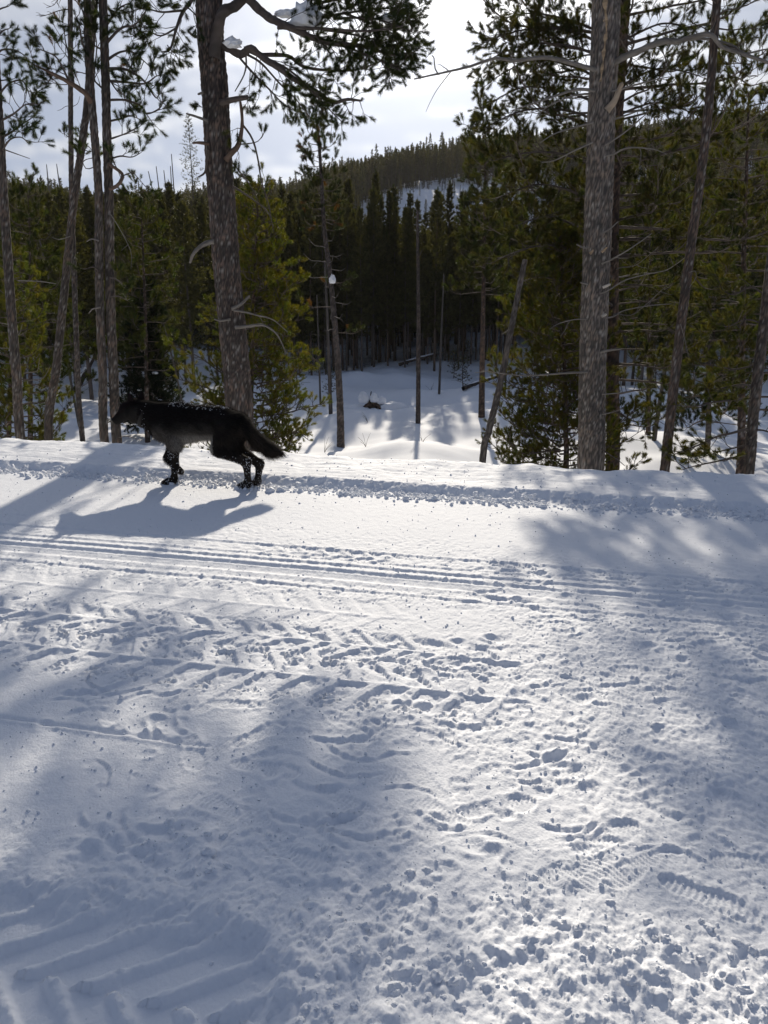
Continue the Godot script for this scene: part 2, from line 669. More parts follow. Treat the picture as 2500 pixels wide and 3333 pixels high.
func stamp(sh: Sheet, b: Array) -> void:
	var rad: float = 0.26 if b[4] > 0 else b[5] * 1.3 if b.size() > 5 else -b[4] * 3.0
	var i0 := maxi(0, int((b[0] - rad - sh.x0) / sh.cell))
	var i1 := mini(sh.nx - 1, int((b[0] + rad - sh.x0) / sh.cell))
	var j0 := maxi(0, int((b[1] - rad - sh.d0) / sh.cell))
	var j1 := mini(sh.nd - 1, int((b[1] + rad - sh.d0) / sh.cell))
	if i1 <= i0 or j1 <= j0:
		return
	var ca := cos(b[2])
	var sa := sin(b[2])
	for j in range(j0, j1 + 1):
		for i in range(i0, i1 + 1):
			var x: float = sh.x0 + i * sh.cell - b[0]
			var d: float = sh.d0 + j * sh.cell - b[1]
			var u := x * ca + d * sa
			var w := d * ca - x * sa
			var k := j * sh.nx + i
			if b.size() > 5:
				# a long shallow groove with crumbs pushed up on its far side
				var bend: float = w - 0.8 * u * u / b[5] * (0.5 if b[3] > 0.007 else -0.5)
				var t: float = bend / -b[4]
				var fade := 1.0 - smoothstep(0.6, 1.0, absf(u) / b[5])
				sh.h[k] += fade * b[3] * (-0.8 * gauss(t) + gauss((t - 1.5) / 0.7) * (0.7 + 1.5 * n_mid.get_noise_2d(u * 3.0 + b[0] * 9.0, b[1] * 5.0)))
				continue
			if b[4] < 0:
				# a scooped pit, deeper at one end, lip at the other
				var r: float = -b[4]
				var e := sqrt(pow(u / (r * 1.5), 2) + pow(w / r, 2))
				if e < 2.2:
					sh.h[k] += b[3] * (-gauss(e * 1.1) + 0.95 * gauss((e - 1.15) / 0.32) * smoothstep(-0.6, 0.8, u / r))
				continue
			u /= b[4]
			w /= b[4]
			if absf(u) > 0.2:
				continue
			var half := 0.038 + 0.012 * smoothstep(-0.05, 0.07, u) - 0.006 * gauss((u + 0.03) / 0.03)
			half *= sqrt(maxf(0.0, 1.0 - pow(u / 0.152, 4)))
			var inside := 1.0 - smoothstep(half - 0.006, half + 0.008, absf(w)) if half > 0.0 else 0.0
			var lug := 0.5 + 0.5 * sin(u * TAU / 0.021 + absf(w) * 60.0)
			var old := sh.h[k]
			var press: float = -b[3] + 0.0036 * smoothstep(0.3, 0.8, lug)
			inside *= smoothstep(-0.5, 0.0, n_mid.get_noise_2d(b[0] * 3.0 + u * 1.6, b[1] * 3.0 + w * 1.6))
			sh.h[k] = lerpf(old, old * 0.45 + press, inside)
			var rim := gauss((absf(w) - half - 0.014) / 0.013) * (1.0 - smoothstep(0.14, 0.19, absf(u)))
			sh.h[k] += 0.5 * b[3] * rim * (0.5 + n_mid.get_noise_2d(i * 0.05, j * 0.05) * 1.6)

func snow_height(x: float, d: float) -> float:
	for sh in snow_parts:
		if d < sh.d0 + (sh.nd - 3) * sh.cell and d > sh.d0 and x > sh.x0 and x < sh.x0 + sh.nx * sh.cell:
			return sh.at(x, d)
	return land(x, d)

func make_crumbs(road: Node3D) -> void:
	var rng := RandomNumberGenerator.new()
	rng.seed = 91
	var sets: Array = [[], [], []]
	var clods: Array = []
	for k in 24000:
		var d := 1.1 + 7.6 * pow(rng.randf(), 1.25)
		var x := rng.randf_range(-1, 1) * (0.9 + d * 0.58)
		var q := x * 0.2286 + d * 0.9735
		var s := x * 0.9735 - d * 0.2286
		var m := n_mid.get_noise_2d(x * 0.4, d * 0.4) + 0.2
		var size := 0.0
		var keep := 0.0
		if q > 6.62 and q < 7.0:
			keep = 1.0
			size = rng.randf_range(0.006, 0.026) * (0.6 + pow(rng.randf(), 3.0))
		elif q > 7.06:
			keep = 0.2
			size = 0.003 + 0.007 * pow(rng.randf(), 3.0)
		elif q > 5.3:
			keep = 0.2
			size = 0.0025 + 0.005 * pow(rng.randf(), 3.0)
		elif q > 2.4:
			keep = 0.45 if m > 0.15 else 0.12
			size = 0.002 + 0.006 * pow(rng.randf(), 3.0)
		else:
			keep = 0.42 if m > 0.15 else 0.16
			size = 0.0018 + 0.006 * pow(rng.randf(), 3.0)
			if q < 1.9 and x < -0.25:
				keep = 0.03
		if rng.randf() > keep:
			continue
		if rng.randf() < 0.02:
			size *= 1.6
		var b := Basis.from_euler(Vector3(rng.randf_range(-0.7, 0.7), rng.randf() * TAU, rng.randf_range(-0.7, 0.7)))
		b = b.scaled_local(Vector3(rng.randf_range(0.7, 1.4), rng.randf_range(0.6, 1.1), rng.randf_range(0.7, 1.2)) * size)
		sets[k % 3].append(Transform3D(b, Vector3(x, snow_height(x, d) + size * 0.25, -d)))
	# half sunk clods in the soft snow nearest the viewer
	for k in 700:
		var d := rng.randf_range(1.2, 2.35)
		var x := rng.randf_range(-1, 1) * (0.75 + d * 0.5)
		var q := x * 0.2286 + d * 0.9735
		if q - 0.18 * x + 0.45 * n_low.get_noise_2d(x, d) > 2.1 or (q < 1.9 and x < -0.25) or n_mid.get_noise_2d(x * 0.4, d * 0.4) < -0.1:
			continue
		var size := rng.randf_range(0.006, 0.018)
		var b := Basis.from_euler(Vector3(rng.randf_range(-0.4, 0.4), rng.randf() * TAU, rng.randf_range(-0.4, 0.4))).scaled_local(Vector3(rng.randf_range(0.8, 1.5), rng.randf_range(0.5, 0.9), rng.randf_range(0.8, 1.2)) * size)
		clods.append(Transform3D(b, Vector3(x, snow_height(x, d) - size * 0.1, -d)))
	# extra debris thrown into the rut
	for k in 4500:
		var s := rng.randf_range(-6.0, 5.5)
		var q := rng.randfn(6.80, 0.085)
		var x := s * 0.9735 + q * 0.2286
		var d := q * 0.9735 - s * 0.2286
		if n_mid.get_noise_2d(s * 0.5, 3.0) < -0.15 or d > 9.4:
			continue
		var size := 0.005 + 0.016 * pow(rng.randf(), 2.5) + (0.018 if rng.randf() < 0.02 else 0.0)
		var b := Basis.from_euler(Vector3(rng.randf() * 3, rng.randf() * TAU, rng.randf() * 3)).scaled_local(Vector3(rng.randf_range(0.7, 1.4), rng.randf_range(0.6, 1.1), rng.randf_range(0.7, 1.2)) * size)
		sets[k % 3].append(Transform3D(b, Vector3(x, snow_height(x, d) + size * 0.3, -d)))
	scatter("snow_clods", lump(1, 1, 1, 47, 8, 12, 0.4, 0.8), mats.snow, clods, PackedColorArray(), road)
	for k in 3:
		scatter("snow_crumbs", lump(1, 1, 1, 40 + k, 5, 7, 0.45, 0.7), mats.snow, sets[k], PackedColorArray(), road)


# ---------------------------------------------------------------- foliage pieces
func make_tufts() -> void:
	var rng := RandomNumberGenerator.new()
	for kind in 4:
		rng.seed = 500 + kind
		var mb := MB.new()
		var L := [0.13, 0.11, 0.15, 0.09][kind] as float
		var N := [190, 165, 215, 145][kind] as int
		for k in N:
			var t := 0.08 + 0.92 * pow(rng.randf(), 0.75)
			var p := Vector3(0, L * t, 0)
			var a := rng.randf() * TAU
			var out := rng.randf_range(0.55, 1.6) * (1.0 - 0.4 * t)
			var d := Vector3(cos(a) * out, 1.0, sin(a) * out).normalized()
			var w := d.cross(Vector3(rng.randf() - 0.5, rng.randf() - 0.5, rng.randf() - 0.5)).normalized() * 0.0017
			var len_ := rng.randf_range(0.05, 0.08)
			var g := rng.randf_range(0.65, 1.35)
			mb.tri(p - w, p + d * len_, p + w, Color(g, g, g))
		# the shoot itself
		for k in 3:
			var a0 := TAU * k / 3
			var a1 := TAU * (k + 1) / 3
			var r := 0.004
			mb.tri(Vector3(cos(a0) * r, 0, sin(a0) * r), Vector3(0, L * 0.95, 0), Vector3(cos(a1) * r, 0, sin(a1) * r), Color(1.3, 0.8, 0.6))
		tuft_mesh_list.append(mb.mesh())

# crown of a forest pine in its own axes: limbs with clumps of blades
func crown_mesh(h: float, lo: float, r: float, limbs: int, clumps: int, blades: int, bl: float, bw: float, seed_: int, shape := 0.8, droop := -0.1, hue := 0) -> ArrayMesh:
	var rng := RandomNumberGenerator.new()
	rng.seed = seed_
	var mb := MB.new()
	for k in limbs:
		var f := pow((k + rng.randf()) / limbs, 0.9)
		var y := lerpf(lo, h * 0.97, f)
		var reach := r * pow(1.0 - f, shape) * rng.randf_range(0.55, 1.15) + 0.12
		if f < 0.12:
			reach *= rng.randf_range(0.35, 1.0)
		var a := k * 2.39996 + rng.randf_range(-0.5, 0.5)
		var dir := Vector3(cos(a), 0, sin(a))
		var rise := droop + 0.5 * f + rng.randf_range(-0.12, 0.12)
		var tone := rng.randf_range(0.75, 1.2)
		var wood := Color(0.05, 0.04, 0.033)
		var p0 := Vector3(0, y, 0)
		var p1 := p0 + dir * reach + Vector3.UP * rise * reach
		var side := dir.cross(Vector3.UP) * 0.012
		mb.tri(p0 - side, p1, p0 + side, wood)
		mb.tri(p0 - Vector3.UP * 0.012, p1, p0 + Vector3.UP * 0.012, wood)
		var cl := maxi(2, roundi(clumps * (0.35 + 0.65 * reach / r)))
		for j in cl:
			var t := 0.28 + 0.72 * (j + rng.randf()) / cl
			var sp := (0.12 + 0.20 * (1.0 - t)) * reach
			var c := p0.lerp(p1, t) + Vector3(rng.randf_range(-sp, sp), rng.randf_range(-0.06, 0.10) * reach, rng.randf_range(-sp, sp))
			if t > 0.85:
				c.y += 0.05 * reach
			var g := tone * rng.randf_range(0.7, 1.25)
			for b in blades:
				var d := (dir * rng.randf_range(0.1, 1.0) + Vector3(rng.randf_range(-0.8, 0.8), rng.randf_range(0.0, 1.1), rng.randf_range(-0.8, 0.8))).normalized()
				var w := d.cross(Vector3(rng.randf() - 0.5, rng.randf() - 0.5, rng.randf() - 0.5)).normalized() * bw * 0.5
				var q := c + Vector3(rng.randf() - 0.5, rng.randf() - 0.5, rng.randf() - 0.5) * bl * 0.5
				var col := Color(0.085, 0.084, 0.033) if hue == 0 else Color(0.022, 0.036, 0.024)
				mb.tri(q - w, q + d * bl * rng.randf_range(0.7, 1.2), q + w, col * g)
	# leader
	for b in blades * 2:
		var d := Vector3(rng.randf_range(-0.5, 0.5), 1, rng.randf_range(-0.5, 0.5)).normalized()
		var q := Vector3(0, h * rng.randf_range(0.9, 0.99), 0)
		var w := across(d) * bw * 0.5
		mb.tri(q - w, q + d * bl, q + w, Color(0.045, 0.06, 0.022))
	return mb.mesh()

func trunk_mesh(h: float, r: float, lo: float, seed_: int, dead: int, col: Color) -> ArrayMesh:
	var rng := RandomNumberGenerator.new()
	rng.seed = seed_
	var mb := MB.new()
	var pts := PackedVector3Array()
	for k in 9:
		var f := k / 8.0
		pts.append(Vector3(0.05 * sin(f * 5 + seed_) * f * (1.0 - f) * 3.0, -0.5 + (h * 0.98 + 0.5) * f, 0.05 * cos(f * 4 + seed_) * f * (1.0 - f) * 3.0))
	tube(mb, pts, r, 0.012, 7, col, 0.06, rng)
	for k in dead:
		var y := rng.randf_range(0.5, lo + 0.6)
		var a := rng.randf() * TAU
		var d := Vector3(cos(a), rng.randf_range(-0.35, 0.15), sin(a))
		var l := rng.randf_range(0.25, 0.9)
		var b := PackedVector3Array([Vector3(0, y, 0), Vector3(0, y, 0) + d * l * 0.5 + Vector3(0, -0.03, 0), Vector3(0, y, 0) + d * l + Vector3(0, -0.02, 0)])
		tube(mb, b, 0.014, 0.004, 3, col * 0.8)
	return mb.mesh()

# ---------------------------------------------------------------- the forest across the valley
func forest_edge(b: float) -> float:
	# where the trees begin, by bearing
	if b < -0.12:
		return lerpf(50.0, 38.0, smoothstep(-0.12, -0.24, b)) if b > -0.3 else 36.0
	if b > 0.16:
		return lerpf(51.0, 40.0, smoothstep(0.16, 0.28, b))
	return 50.5

func place_tree(o: Node3D, at: Vector3, turn: float, size: float, lean: float) -> void:
	o.position = at
	o.rotation = Vector3(lean, turn, lean * 0.6)
	o.scale = Vector3(size, size, size)

func make_forest() -> void:
	var rng := RandomNumberGenerator.new()
	rng.seed = 2024
	var crowns: Array = []
	var trunks: Array = []
	for k in 6:
		var h := [11.0, 12.0, 10.2, 12.5, 9.2, 11.4][k] as float
		var lo := [2.6, 3.2, 2.2, 3.5, 2.0, 3.0][k] as float
		var r := [1.7, 1.5, 1.75, 1.6, 1.6, 1.35][k] as float
		crowns.append(crown_mesh(h, lo, r, 120, 7, 17, 0.24, 0.055, 700 + k, [0.75, 0.9, 0.7, 0.85, 0.8, 1.0][k]))
		trunks.append(trunk_mesh(h, 0.115, lo, 710 + k, 14, [Color(0.10, 0.085, 0.075), Color(0.12, 0.10, 0.09), Color(0.13, 0.095, 0.075)][k % 3]))
	var placed: Array = []
	var zones := [[-0.45, "left of the far left trunk"], [-0.375, "behind the leaning left trunk"], [-0.33, "behind the paired trunks"], [-0.215, "between paired and big trunk"], [-0.10, "behind the young sunlit pine"], [-0.03, "behind the slim leaning pine"], [0.09, "behind the straight snag"], [0.19, "behind the leaning grey snag"], [0.24, "behind the low bushy pine"], [0.30, "behind the biggest grey trunk"], [0.37, "left of the slim reddish trunk"]]
	var made := 0
	var tries := 0
	while made < 288 and tries < 20000:
		tries += 1
		var d := 36.0 + 40.0 * pow(rng.randf(), 1.1)
		var b := rng.randf_range(-0.60, 0.60)
		if made < 85:
			d = rng.randf_range(50.0, 60.0)
			b = rng.randf_range(-0.12, 0.17)
		var x := b * d
		if d < forest_edge(b) + rng.randf() * 3.0:
			continue
		var mid := d < 60 and b > -0.12 and b < 0.17
		var gap := 1.0 if mid else 1.8
		var ok := true
		for p in placed:
			if absf(p.x - x) < gap and absf(p.y - d) < gap and Vector2(x, d).distance_to(p) < gap:
				ok = false
				break
		if not ok:
			continue
		placed.append(Vector2(x, d))
		var k := rng.randi() % 6
		var big := rng.randf_range(0.72, 1.12)
		if b > -0.03 and b < 0.2:
			big = rng.randf_range(0.8, 1.25)
		var ground := land(x, d)
		var cap := 0.115 if b < -0.03 else 0.26 if b > 0.2 else (0.125 if rng.randf() < 0.32 else 0.105 if rng.randf() < 0.3 else 0.074) if d < 60 and b > 0.0 and b < 0.11 else 0.13 if d < 64 and (b < 0.0 or b > 0.11) else 0.085
		big = minf(big, (cap * rng.randf_range(0.75, 1.05) * d + 1.85 - ground) / [11.0, 12.0, 10.2, 12.5, 9.2, 11.4][k])
		var side := "right of the slim reddish trunk"
		for z in zones:
			if b < z[0]:
				side = z[1]
				break
		var depth := "front row" if d < forest_edge(b) + 6 else "second row" if d < forest_edge(b) + 15 else "back row"
		var size_word := "short" if big < 0.72 else "tall" if big > 0.95 else "middling"
		var label := "%s %s pine, %s of the valley forest, %s" % [size_word, ["full", "slim", "broad"][k % 3], depth, side]
		var o := thing("pine_tree", label, "tree", Vector3.ZERO, "%s %s valley pines, %s, %s" % [size_word, ["full", "slim", "broad"][k % 3], depth, side])
		part("trunk", trunks[k], mats.bark, o)
		part("crown", crowns[k], mats.far_needles, o)
		place_tree(o, Vector3(x, land(x, d), -d), rng.randf() * TAU, big, rng.randf_range(-0.025, 0.025))
		if mid:
			o.scale = Vector3(big * 0.72, big, big * 0.72)
		made += 1
	print("valley pines ", made)
	var tall := [Vector3(-4.79, 2.51, -60.00), Vector3(-2.75, 2.53, -62.00), Vector3(-0.64, 2.55, -64.00), Vector3(0.72, 2.52, -61.00), Vector3(4.42, 2.54, -63.00), Vector3(5.86, 2.51, -60.00), Vector3(8.85, 2.49, -58.00), Vector3(-6.40, 2.50, -59.00)]
	var tops := [470.0, 382.0, 470.0, 398.0, 412.0, 478.0, 430.0, 450.0]
	var words := ["just right of the slim leaning pine", "tallest pale topped one left of the open slope", "shorter one between the two tall spires", "tall spire in front of the open snow slope", "right of the straight snag before the open slope", "left of the reddish trunked pine", "behind the leaning grey snag's tip", "right of the young sunlit pine"]
	for k in tall.size():
		var p: Vector3 = tall[k]
		var g := land(p.x, -p.z)
		var j := [1, 5, 1, 5, 3, 1, 5, 3][k] as int
		var o := thing("pine_tree", "slender valley pine " + words[k], "tree")
		part("trunk", trunks[j], mats.bark, o)
		part("crown", crowns[j], mats.far_needles, o)
		# its top rises by the sight line's slope at that height
		var top: float = 1.85 - p.z * ((-466.0 + 0.9602 * (1106.0 - tops[k])) / (1604.5 + 0.2793 * (1106.0 - tops[k])))
		place_tree(o, Vector3(p.x, g, p.z), k * 1.3, (top - g) / [11.0, 12.0, 10.2, 12.5, 9.2, 11.4][j], 0.01)
		placed.append(Vector2(p.x, -p.z))
	# the closed stand behind the trees one can tell apart
	var deep: Array = [[], [], [], [], [], []]
	for k in 5200:
		var d := sqrt(rng.randf_range(62.0 * 62.0, 136.0 * 136.0))
		var b := rng.randf_range(-0.64, 0.64)
		var x := b * d
		var size := rng.randf_range(0.75, 1.1)
		if b > -0.04 and b < 0.2:
			size = minf(size, ((0.10 if rng.randf() < 0.05 else 0.057) * d + 1.85 - land(x, d)) / 11.5)
		elif b <= -0.04:
			size = minf(size, (0.11 * rng.randf_range(0.8, 1.05) * d + 1.85 - land(x, d)) / 11.5)
		size = maxf(size, 0.35)
		if d < 76 and rng.randf() < 0.35:
			continue
		if rng.randf() < 0.32 and d > 90:
			continue
		var bs := Basis(Vector3.UP, rng.randf() * TAU).scaled(Vector3(size, size, size))
		deep[k % 6].append(Transform3D(bs, Vector3(x, land(x, d) - 0.1, -d)))
	var stand := Node3D.new()
	stand.name = "deep_forest"
	stand.set_meta("kind", "stuff")
	stand.set_meta("label", "closed dark pine stand behind the front trees of the valley forest")
	stand.set_meta("category", "forest")
	add_child(stand)
	for k in 6:
		scatter("deep_crowns", crowns[k], mats.far_needles, deep[k], PackedColorArray(), stand)
		scatter("deep_trunks", trunks[k], mats.bark, deep[k], PackedColorArray(), stand)
	# young ones at the rim of the clearing
	var sap := crown_mesh(1.7, 0.25, 0.5, 26, 4, 7, 0.11, 0.026, 760, 0.8, 0.1)
	var sapt := trunk_mesh(1.7, 0.03, 0.3, 761, 3, Color(0.1, 0.08, 0.07))
	var spots := [Vector3(-3.82, -3.72, -46.00), Vector3(-4.79, -3.70, -50.00), Vector3(-2.73, -3.42, -40.00), Vector3(4.45, -2.97, -50.00), Vector3(4.55, -3.15, -45.00), Vector3(8.36, -2.96, -47.00), Vector3(-4.52, -3.42, -40.00), Vector3(5.63, -2.64, -53.00), Vector3(4.22, -2.75, -55.00), Vector3(10.33, -2.54, -50.00), Vector3(15.02, -1.79, -46.00), Vector3(14.62, -1.83, -42.00)]
	var sap_words := ["in front of the slim leaning pine's foot, left", "leftmost, beside the young sunlit pine", "just left of the slim leaning pine", "right of the straight snag, far back", "right of the straight snag, nearer", "behind the leaning grey snag", "beside the young sunlit pine, nearest", "behind the fallen log, right", "behind the fallen log, left", "left of the low bushy pine", "right of the biggest grey trunk", "left of the slim reddish trunk"]
	for k in spots.size():
		var p: Vector3 = spots[k]
		var o := thing("pine_sapling", "thin pine sapling in the snow " + sap_words[k], "sapling", Vector3.ZERO, "saplings at the rim of the clearing")
		part("stem", sapt, mats.bark, o)
		part("crown", sap, mats.far_needles, o)
		place_tree(o, Vector3(p.x, land(p.x, -p.z), p.z), k * 1.7, rng.randf_range(0.7, 1.3), rng.randf_range(-0.06, 0.06))
	# far hillside
	var far: Array = []
	for k in 4:
		far.append(crown_mesh(11.0, [1.2, 2.0, 1.5, 2.4][k], [1.25, 1.05, 1.45, 1.1][k], 46, 4, 6, 0.42, 0.15, 740 + k, 1.0))
	var bare := trunk_mesh(11.0, 0.13, 3.0, 748, 4, Color(0.10, 0.085, 0.075))
	var sets: Array = [[], [], [], []]
	var tints: Array = [PackedColorArray(), PackedColorArray(), PackedColorArray(), PackedColorArray()]
	var stems: Array = []
	for k in 30000:
		var d := sqrt(rng.randf_range(128.0 * 128.0, 372.0 * 372.0))
		var b := rng.randf_range(-0.66, 0.66)
		var x := b * d
		# the open snow slope
		var sl := Vector2((b - 0.09) / 0.13, (d - 210.0) / 52.0).length() + 0.5 * n_hill.get_noise_2d(x * 0.5, d * 0.5)
		if sl < 0.85 and rng.randf() > 0.16:
			continue
		var thin := 0.62
		if b > 0.26 and d > 150 and d < 250:
			thin = 0.28 + 0.35 * n_hill.get_noise_2d(x * 0.4, d * 0.4)
		if rng.randf() > thin * (1.0 if d > 255 else 0.8):
			continue
		var size := rng.randf_range(0.7, 1.12)
		if sl < 1.0 or (d < 185 and b > -0.05 and b < 0.2):
			size *= rng.randf_range(0.28, 0.6)
		if rng.randf() < 0.05:
			size *= 1.25
		var bs := Basis(Vector3.UP, rng.randf() * TAU).scaled(Vector3(size * rng.randf_range(0.8, 1.15), size, size * rng.randf_range(0.8, 1.15)))
		var j := k % 4
		var t := Transform3D(bs, Vector3(x, land(x, d) - 0.2, -d))
		sets[j].append(t)
		var g := rng.randf_range(0.6, 1.25)
		tints[j].append(Color(g * rng.randf_range(0.9, 1.15), g, g * rng.randf_range(0.8, 1.2)))
		stems.append(t)
	var hill := Node3D.new()
	hill.name = "hillside_forest"
	hill.set_meta("kind", "stuff")
	hill.set_meta("label", "dense dark conifer forest covering the far hillside up to the ridge")
	hill.set_meta("category", "forest")
	add_child(hill)
	for j in 4:
		scatter("hillside_pines", far[j], mats.far_needles, sets[j], tints[j], hill)
	scatter("hillside_trunks", bare, mats.bark, stems, PackedColorArray(), hill)
	print("hill pines ", stems.size())
	# bare poles and one tall sparse tree standing clear of the left skyline
	var poles := [Vector3(-52.57, 21.57, -190.00), Vector3(-51.77, 21.38, -192.00), Vector3(-49.17, 21.56, -188.00), Vector3(-46.92, 20.97, -186.00), Vector3(-80.44, 26.12, -200.00), Vector3(-76.27, 25.23, -196.00), Vector3(-56.01, 22.17, -190.00), Vector3(-50.02, 21.59, -196.00)]
	var tops2 := [46.0, 58.0, 46.0, 78.0, 30.0, 34.0, 24.0, 60.0]
	for k in poles.size():
		var p: Vector3 = poles[k]
		var h: float = tops2[k] / 1671.0 * -p.z * 1.04
		var g := land(p.x, -p.z)
		var mb := MB.new()
		var lean := [-0.16, -0.05, -0.04, 0.0, 0.02, -0.03, 0.05, 0.02][k] as float
		tube(mb, PackedVector3Array([Vector3(-lean * (p.y - g), 0, 0), Vector3(0, p.y - g, 0), Vector3(lean * h, p.y - g + h, 0)]), 0.20, 0.09, 5, Color(0.12, 0.11, 0.11))
		single("dead_pole", mb.mesh(), mats.bark, "bare dead pole standing above the left skyline, %s" % ["leaning left of the tall sparse tree", "tallest leaning pole left of the sparse tree", "short middle pole by the sparse tree", "straight pole tight against the sparse tree", "thin spike left of the double trunks", "thin spike right of the far left trunk", "short spike right of the double trunks", "thin pole behind the sparse tree's left branches"][k], "snag", Vector3(p.x, g, p.z))
	var sp: Vector3 = Vector3(-34.45, 17.89, -150.00)
	var so := thing("pine_tree", "tall sparse pine standing clear of the skyline left of the big trunk", "tree", Vector3(sp.x, land(sp.x, -sp.z), sp.z))
	var rise := 13.6 + sp.y - so.position.y
	part("trunk", trunk_mesh(rise, 0.22, 3.0, 771, 10, Color(0.07, 0.06, 0.055)), mats.bark, so)
	part("crown", crown_mesh(rise, rise * 0.28, 3.0, 120, 9, 5, 0.34, 0.07, 772, 0.6, -0.12), mats.far_needles, so)


# ---------------------------------------------------------------- trees at the roadside
class Leafage:
	var at: Array = [[], [], [], []]
	var tint: Array = [PackedColorArray(), PackedColorArray(), PackedColorArray(), PackedColorArray()]
	var hue := Color(0.055, 0.075, 0.026)
	var size := 1.0
	var brown := 0.0
	func add(p: Vector3, dir: Vector3, rng: RandomNumberGenerator) -> void:
		var y := dir.normalized()
		var a := Vector3.RIGHT if absf(y.x) < 0.8 else Vector3.FORWARD
		var x := (a - y * a.dot(y)).normalized().rotated(y, rng.randf() * TAU)
		var s := size * rng.randf_range(0.8, 1.25)
		var k := rng.randi() % 4
		at[k].append(Transform3D(Basis(x, y, x.cross(y)).scaled_local(Vector3(s * 1.1, s, s * 1.1)), p))
		var g := rng.randf_range(0.65, 1.3)
		var c := Color(hue.r * g * rng.randf_range(0.85, 1.3), hue.g * g, hue.b * g * rng.randf_range(0.7, 1.3))
		if rng.randf() < brown:
			c = Color(0.16, 0.075, 0.035) * g
		tint[k].append(c)

# a limb with twigs along it; the twigs carry needle tufts
func limb(mb: MB, lf: Leafage, pts: Array, r0: float, r1: float, rng: RandomNumberGenerator, twigs: float, reach: float, from := 0.25, lift := 0.25, col := Color(0.085, 0.070, 0.062), sides := 7) -> void:
	var path := curve(pts, 0.07)
	tube(mb, path, r0, r1, sides, col, 0.12, rng)
	if twigs <= 0.0:
		return
	var m := path.size()
	var total := 0.0
	for k in m - 1:
		total += path[k].distance_to(path[k + 1])
	var count := int(total * (1.0 - from) * twigs)
	for k in count:
		var f := from + (1.0 - from) * (k + rng.randf()) / count
		var j := clampi(int(f * (m - 1)), 0, m - 2)
		var t := (path[j + 1] - path[j]).normalized()
		var a := rng.randf() * TAU
		var x := across(t)
		var side := x * cos(a) + t.cross(x) * sin(a)
		var dir := (t * rng.randf_range(0.3, 1.0) + side * rng.randf_range(0.5, 1.0) + Vector3.UP * rng.randf_range(lift - 0.7, lift + 0.35)).normalized()
		twig(mb, lf, path[j], dir, reach * rng.randf_range(0.5, 1.2) * (1.15 - 0.5 * f), rng, lift, col)
	if lf:
		lf.add(path[m - 1], path[m - 1] - path[maxi(m - 3, 0)] + Vector3.UP * 0.05, rng)

func twig(mb: MB, lf: Leafage, p: Vector3, dir: Vector3, l: float, rng: RandomNumberGenerator, lift: float, col: Color) -> void:
	var pts := PackedVector3Array([p])
	var d := dir
	var q := p
	var n := 4
	for k in n:
		d = (d + Vector3(rng.randf_range(-0.35, 0.35), rng.randf_range(-0.3, 0.3) + lift * 0.45, rng.randf_range(-0.35, 0.35))).normalized()
		q += d * l / n
		pts.append(q)
	tube(mb, pts, 0.0075, 0.003, 4, col * 0.8)
	if lf == null:
		return
	lf.add(q, d, rng)
	var shoots := maxi(2, roundi(l * 10.0))
	for k in shoots:
		var f := rng.randf_range(0.35, 1.0) * n
		var j := clampi(int(f), 0, n - 1)
		var b := pts[j].lerp(pts[j + 1], f - j)
		var t := (pts[j + 1] - pts[j]).normalized()
		var s := across(t).rotated(t, rng.randf() * TAU)
		var e := (t * 0.7 + s * 0.8 + Vector3.UP * (lift + 0.15)).normalized()
		var sl := rng.randf_range(0.04, 0.13)
		tube(mb, PackedVector3Array([b, b + e * sl]), 0.004, 0.003, 3, col * 0.8)
		lf.add(b + e * sl * 0.8, e + Vector3.UP * lift * 0.4, rng)

func leaf_out(lf: Leafage, o: Node3D) -> void:
	for k in 4:
		if lf.at[k].size():
			var mi := scatter("needles" if k == 0 else "needles_%03d" % k, tuft_mesh_list[k], mats.needles, lf.at[k], lf.tint[k], o)

# branches all round a stem: lo..hi are heights, r the widest reach
func whorls(o: Node3D, lf: Leafage, base: Vector3, tip: Vector3, lo: float, hi: float, r: float, count: int, rng: RandomNumberGenerator, shape: float, twigs := 7.0, reach := 0.42, rise := 0.1, dead := 0.0, from := 0.2) -> void:
	var mb := MB.new()
	var h := base.distance_to(tip)
	for k in count:
		var f := (k + rng.randf()) / count
		var y := lerpf(lo, hi, f)
		var a := k * 2.39996 + rng.randf_range(-0.6, 0.6)
		var l := (r * pow(1.0 - f, shape) + 0.15) * rng.randf_range(0.6, 1.15)
		var d := Vector3(cos(a), 0, sin(a))
		var p := base.lerp(tip, y / h)
		var up := rise + 0.35 * f + rng.randf_range(-0.15, 0.15)
		var e := d.rotated(Vector3.UP, rng.randf_range(-0.35, 0.35))
		var pts := [p, p + d * l * 0.35 + Vector3.UP * up * l * 0.25, p + (d + e) * 0.5 * l * 0.7 + Vector3.UP * up * l * 0.5, p + e * l + Vector3.UP * (up + 0.18) * l]
		if rng.randf() < dead:
			limb(mb, null, pts, 0.008 + 0.006 * l, 0.004, rng, 2.5, 0.35, 0.3, 0.0, Color(0.19, 0.17, 0.155), 5)
		else:
			limb(mb, lf, pts, 0.008 + 0.009 * l, 0.004, rng, twigs, reach, from, 0.3, Color(0.12, 0.095, 0.08), 5)
	part("branches", mb.mesh(), mats.bark, o).set_meta("kind", "stuff")

const GREY := Color(0.13, 0.115, 0.105)
const TAN := Color(0.20, 0.14, 0.11)
const BLACK := Color(0.026, 0.023, 0.022)
const PALE := Color(0.25, 0.235, 0.22)
const REDDISH := Color(0.15, 0.098, 0.072)

func base_of(p: Vector3) -> Vector3:
	# carry a trunk's lowest visible point straight down into the snow
	return Vector3(p.x, land(p.x, -p.z) - 0.25, p.z)

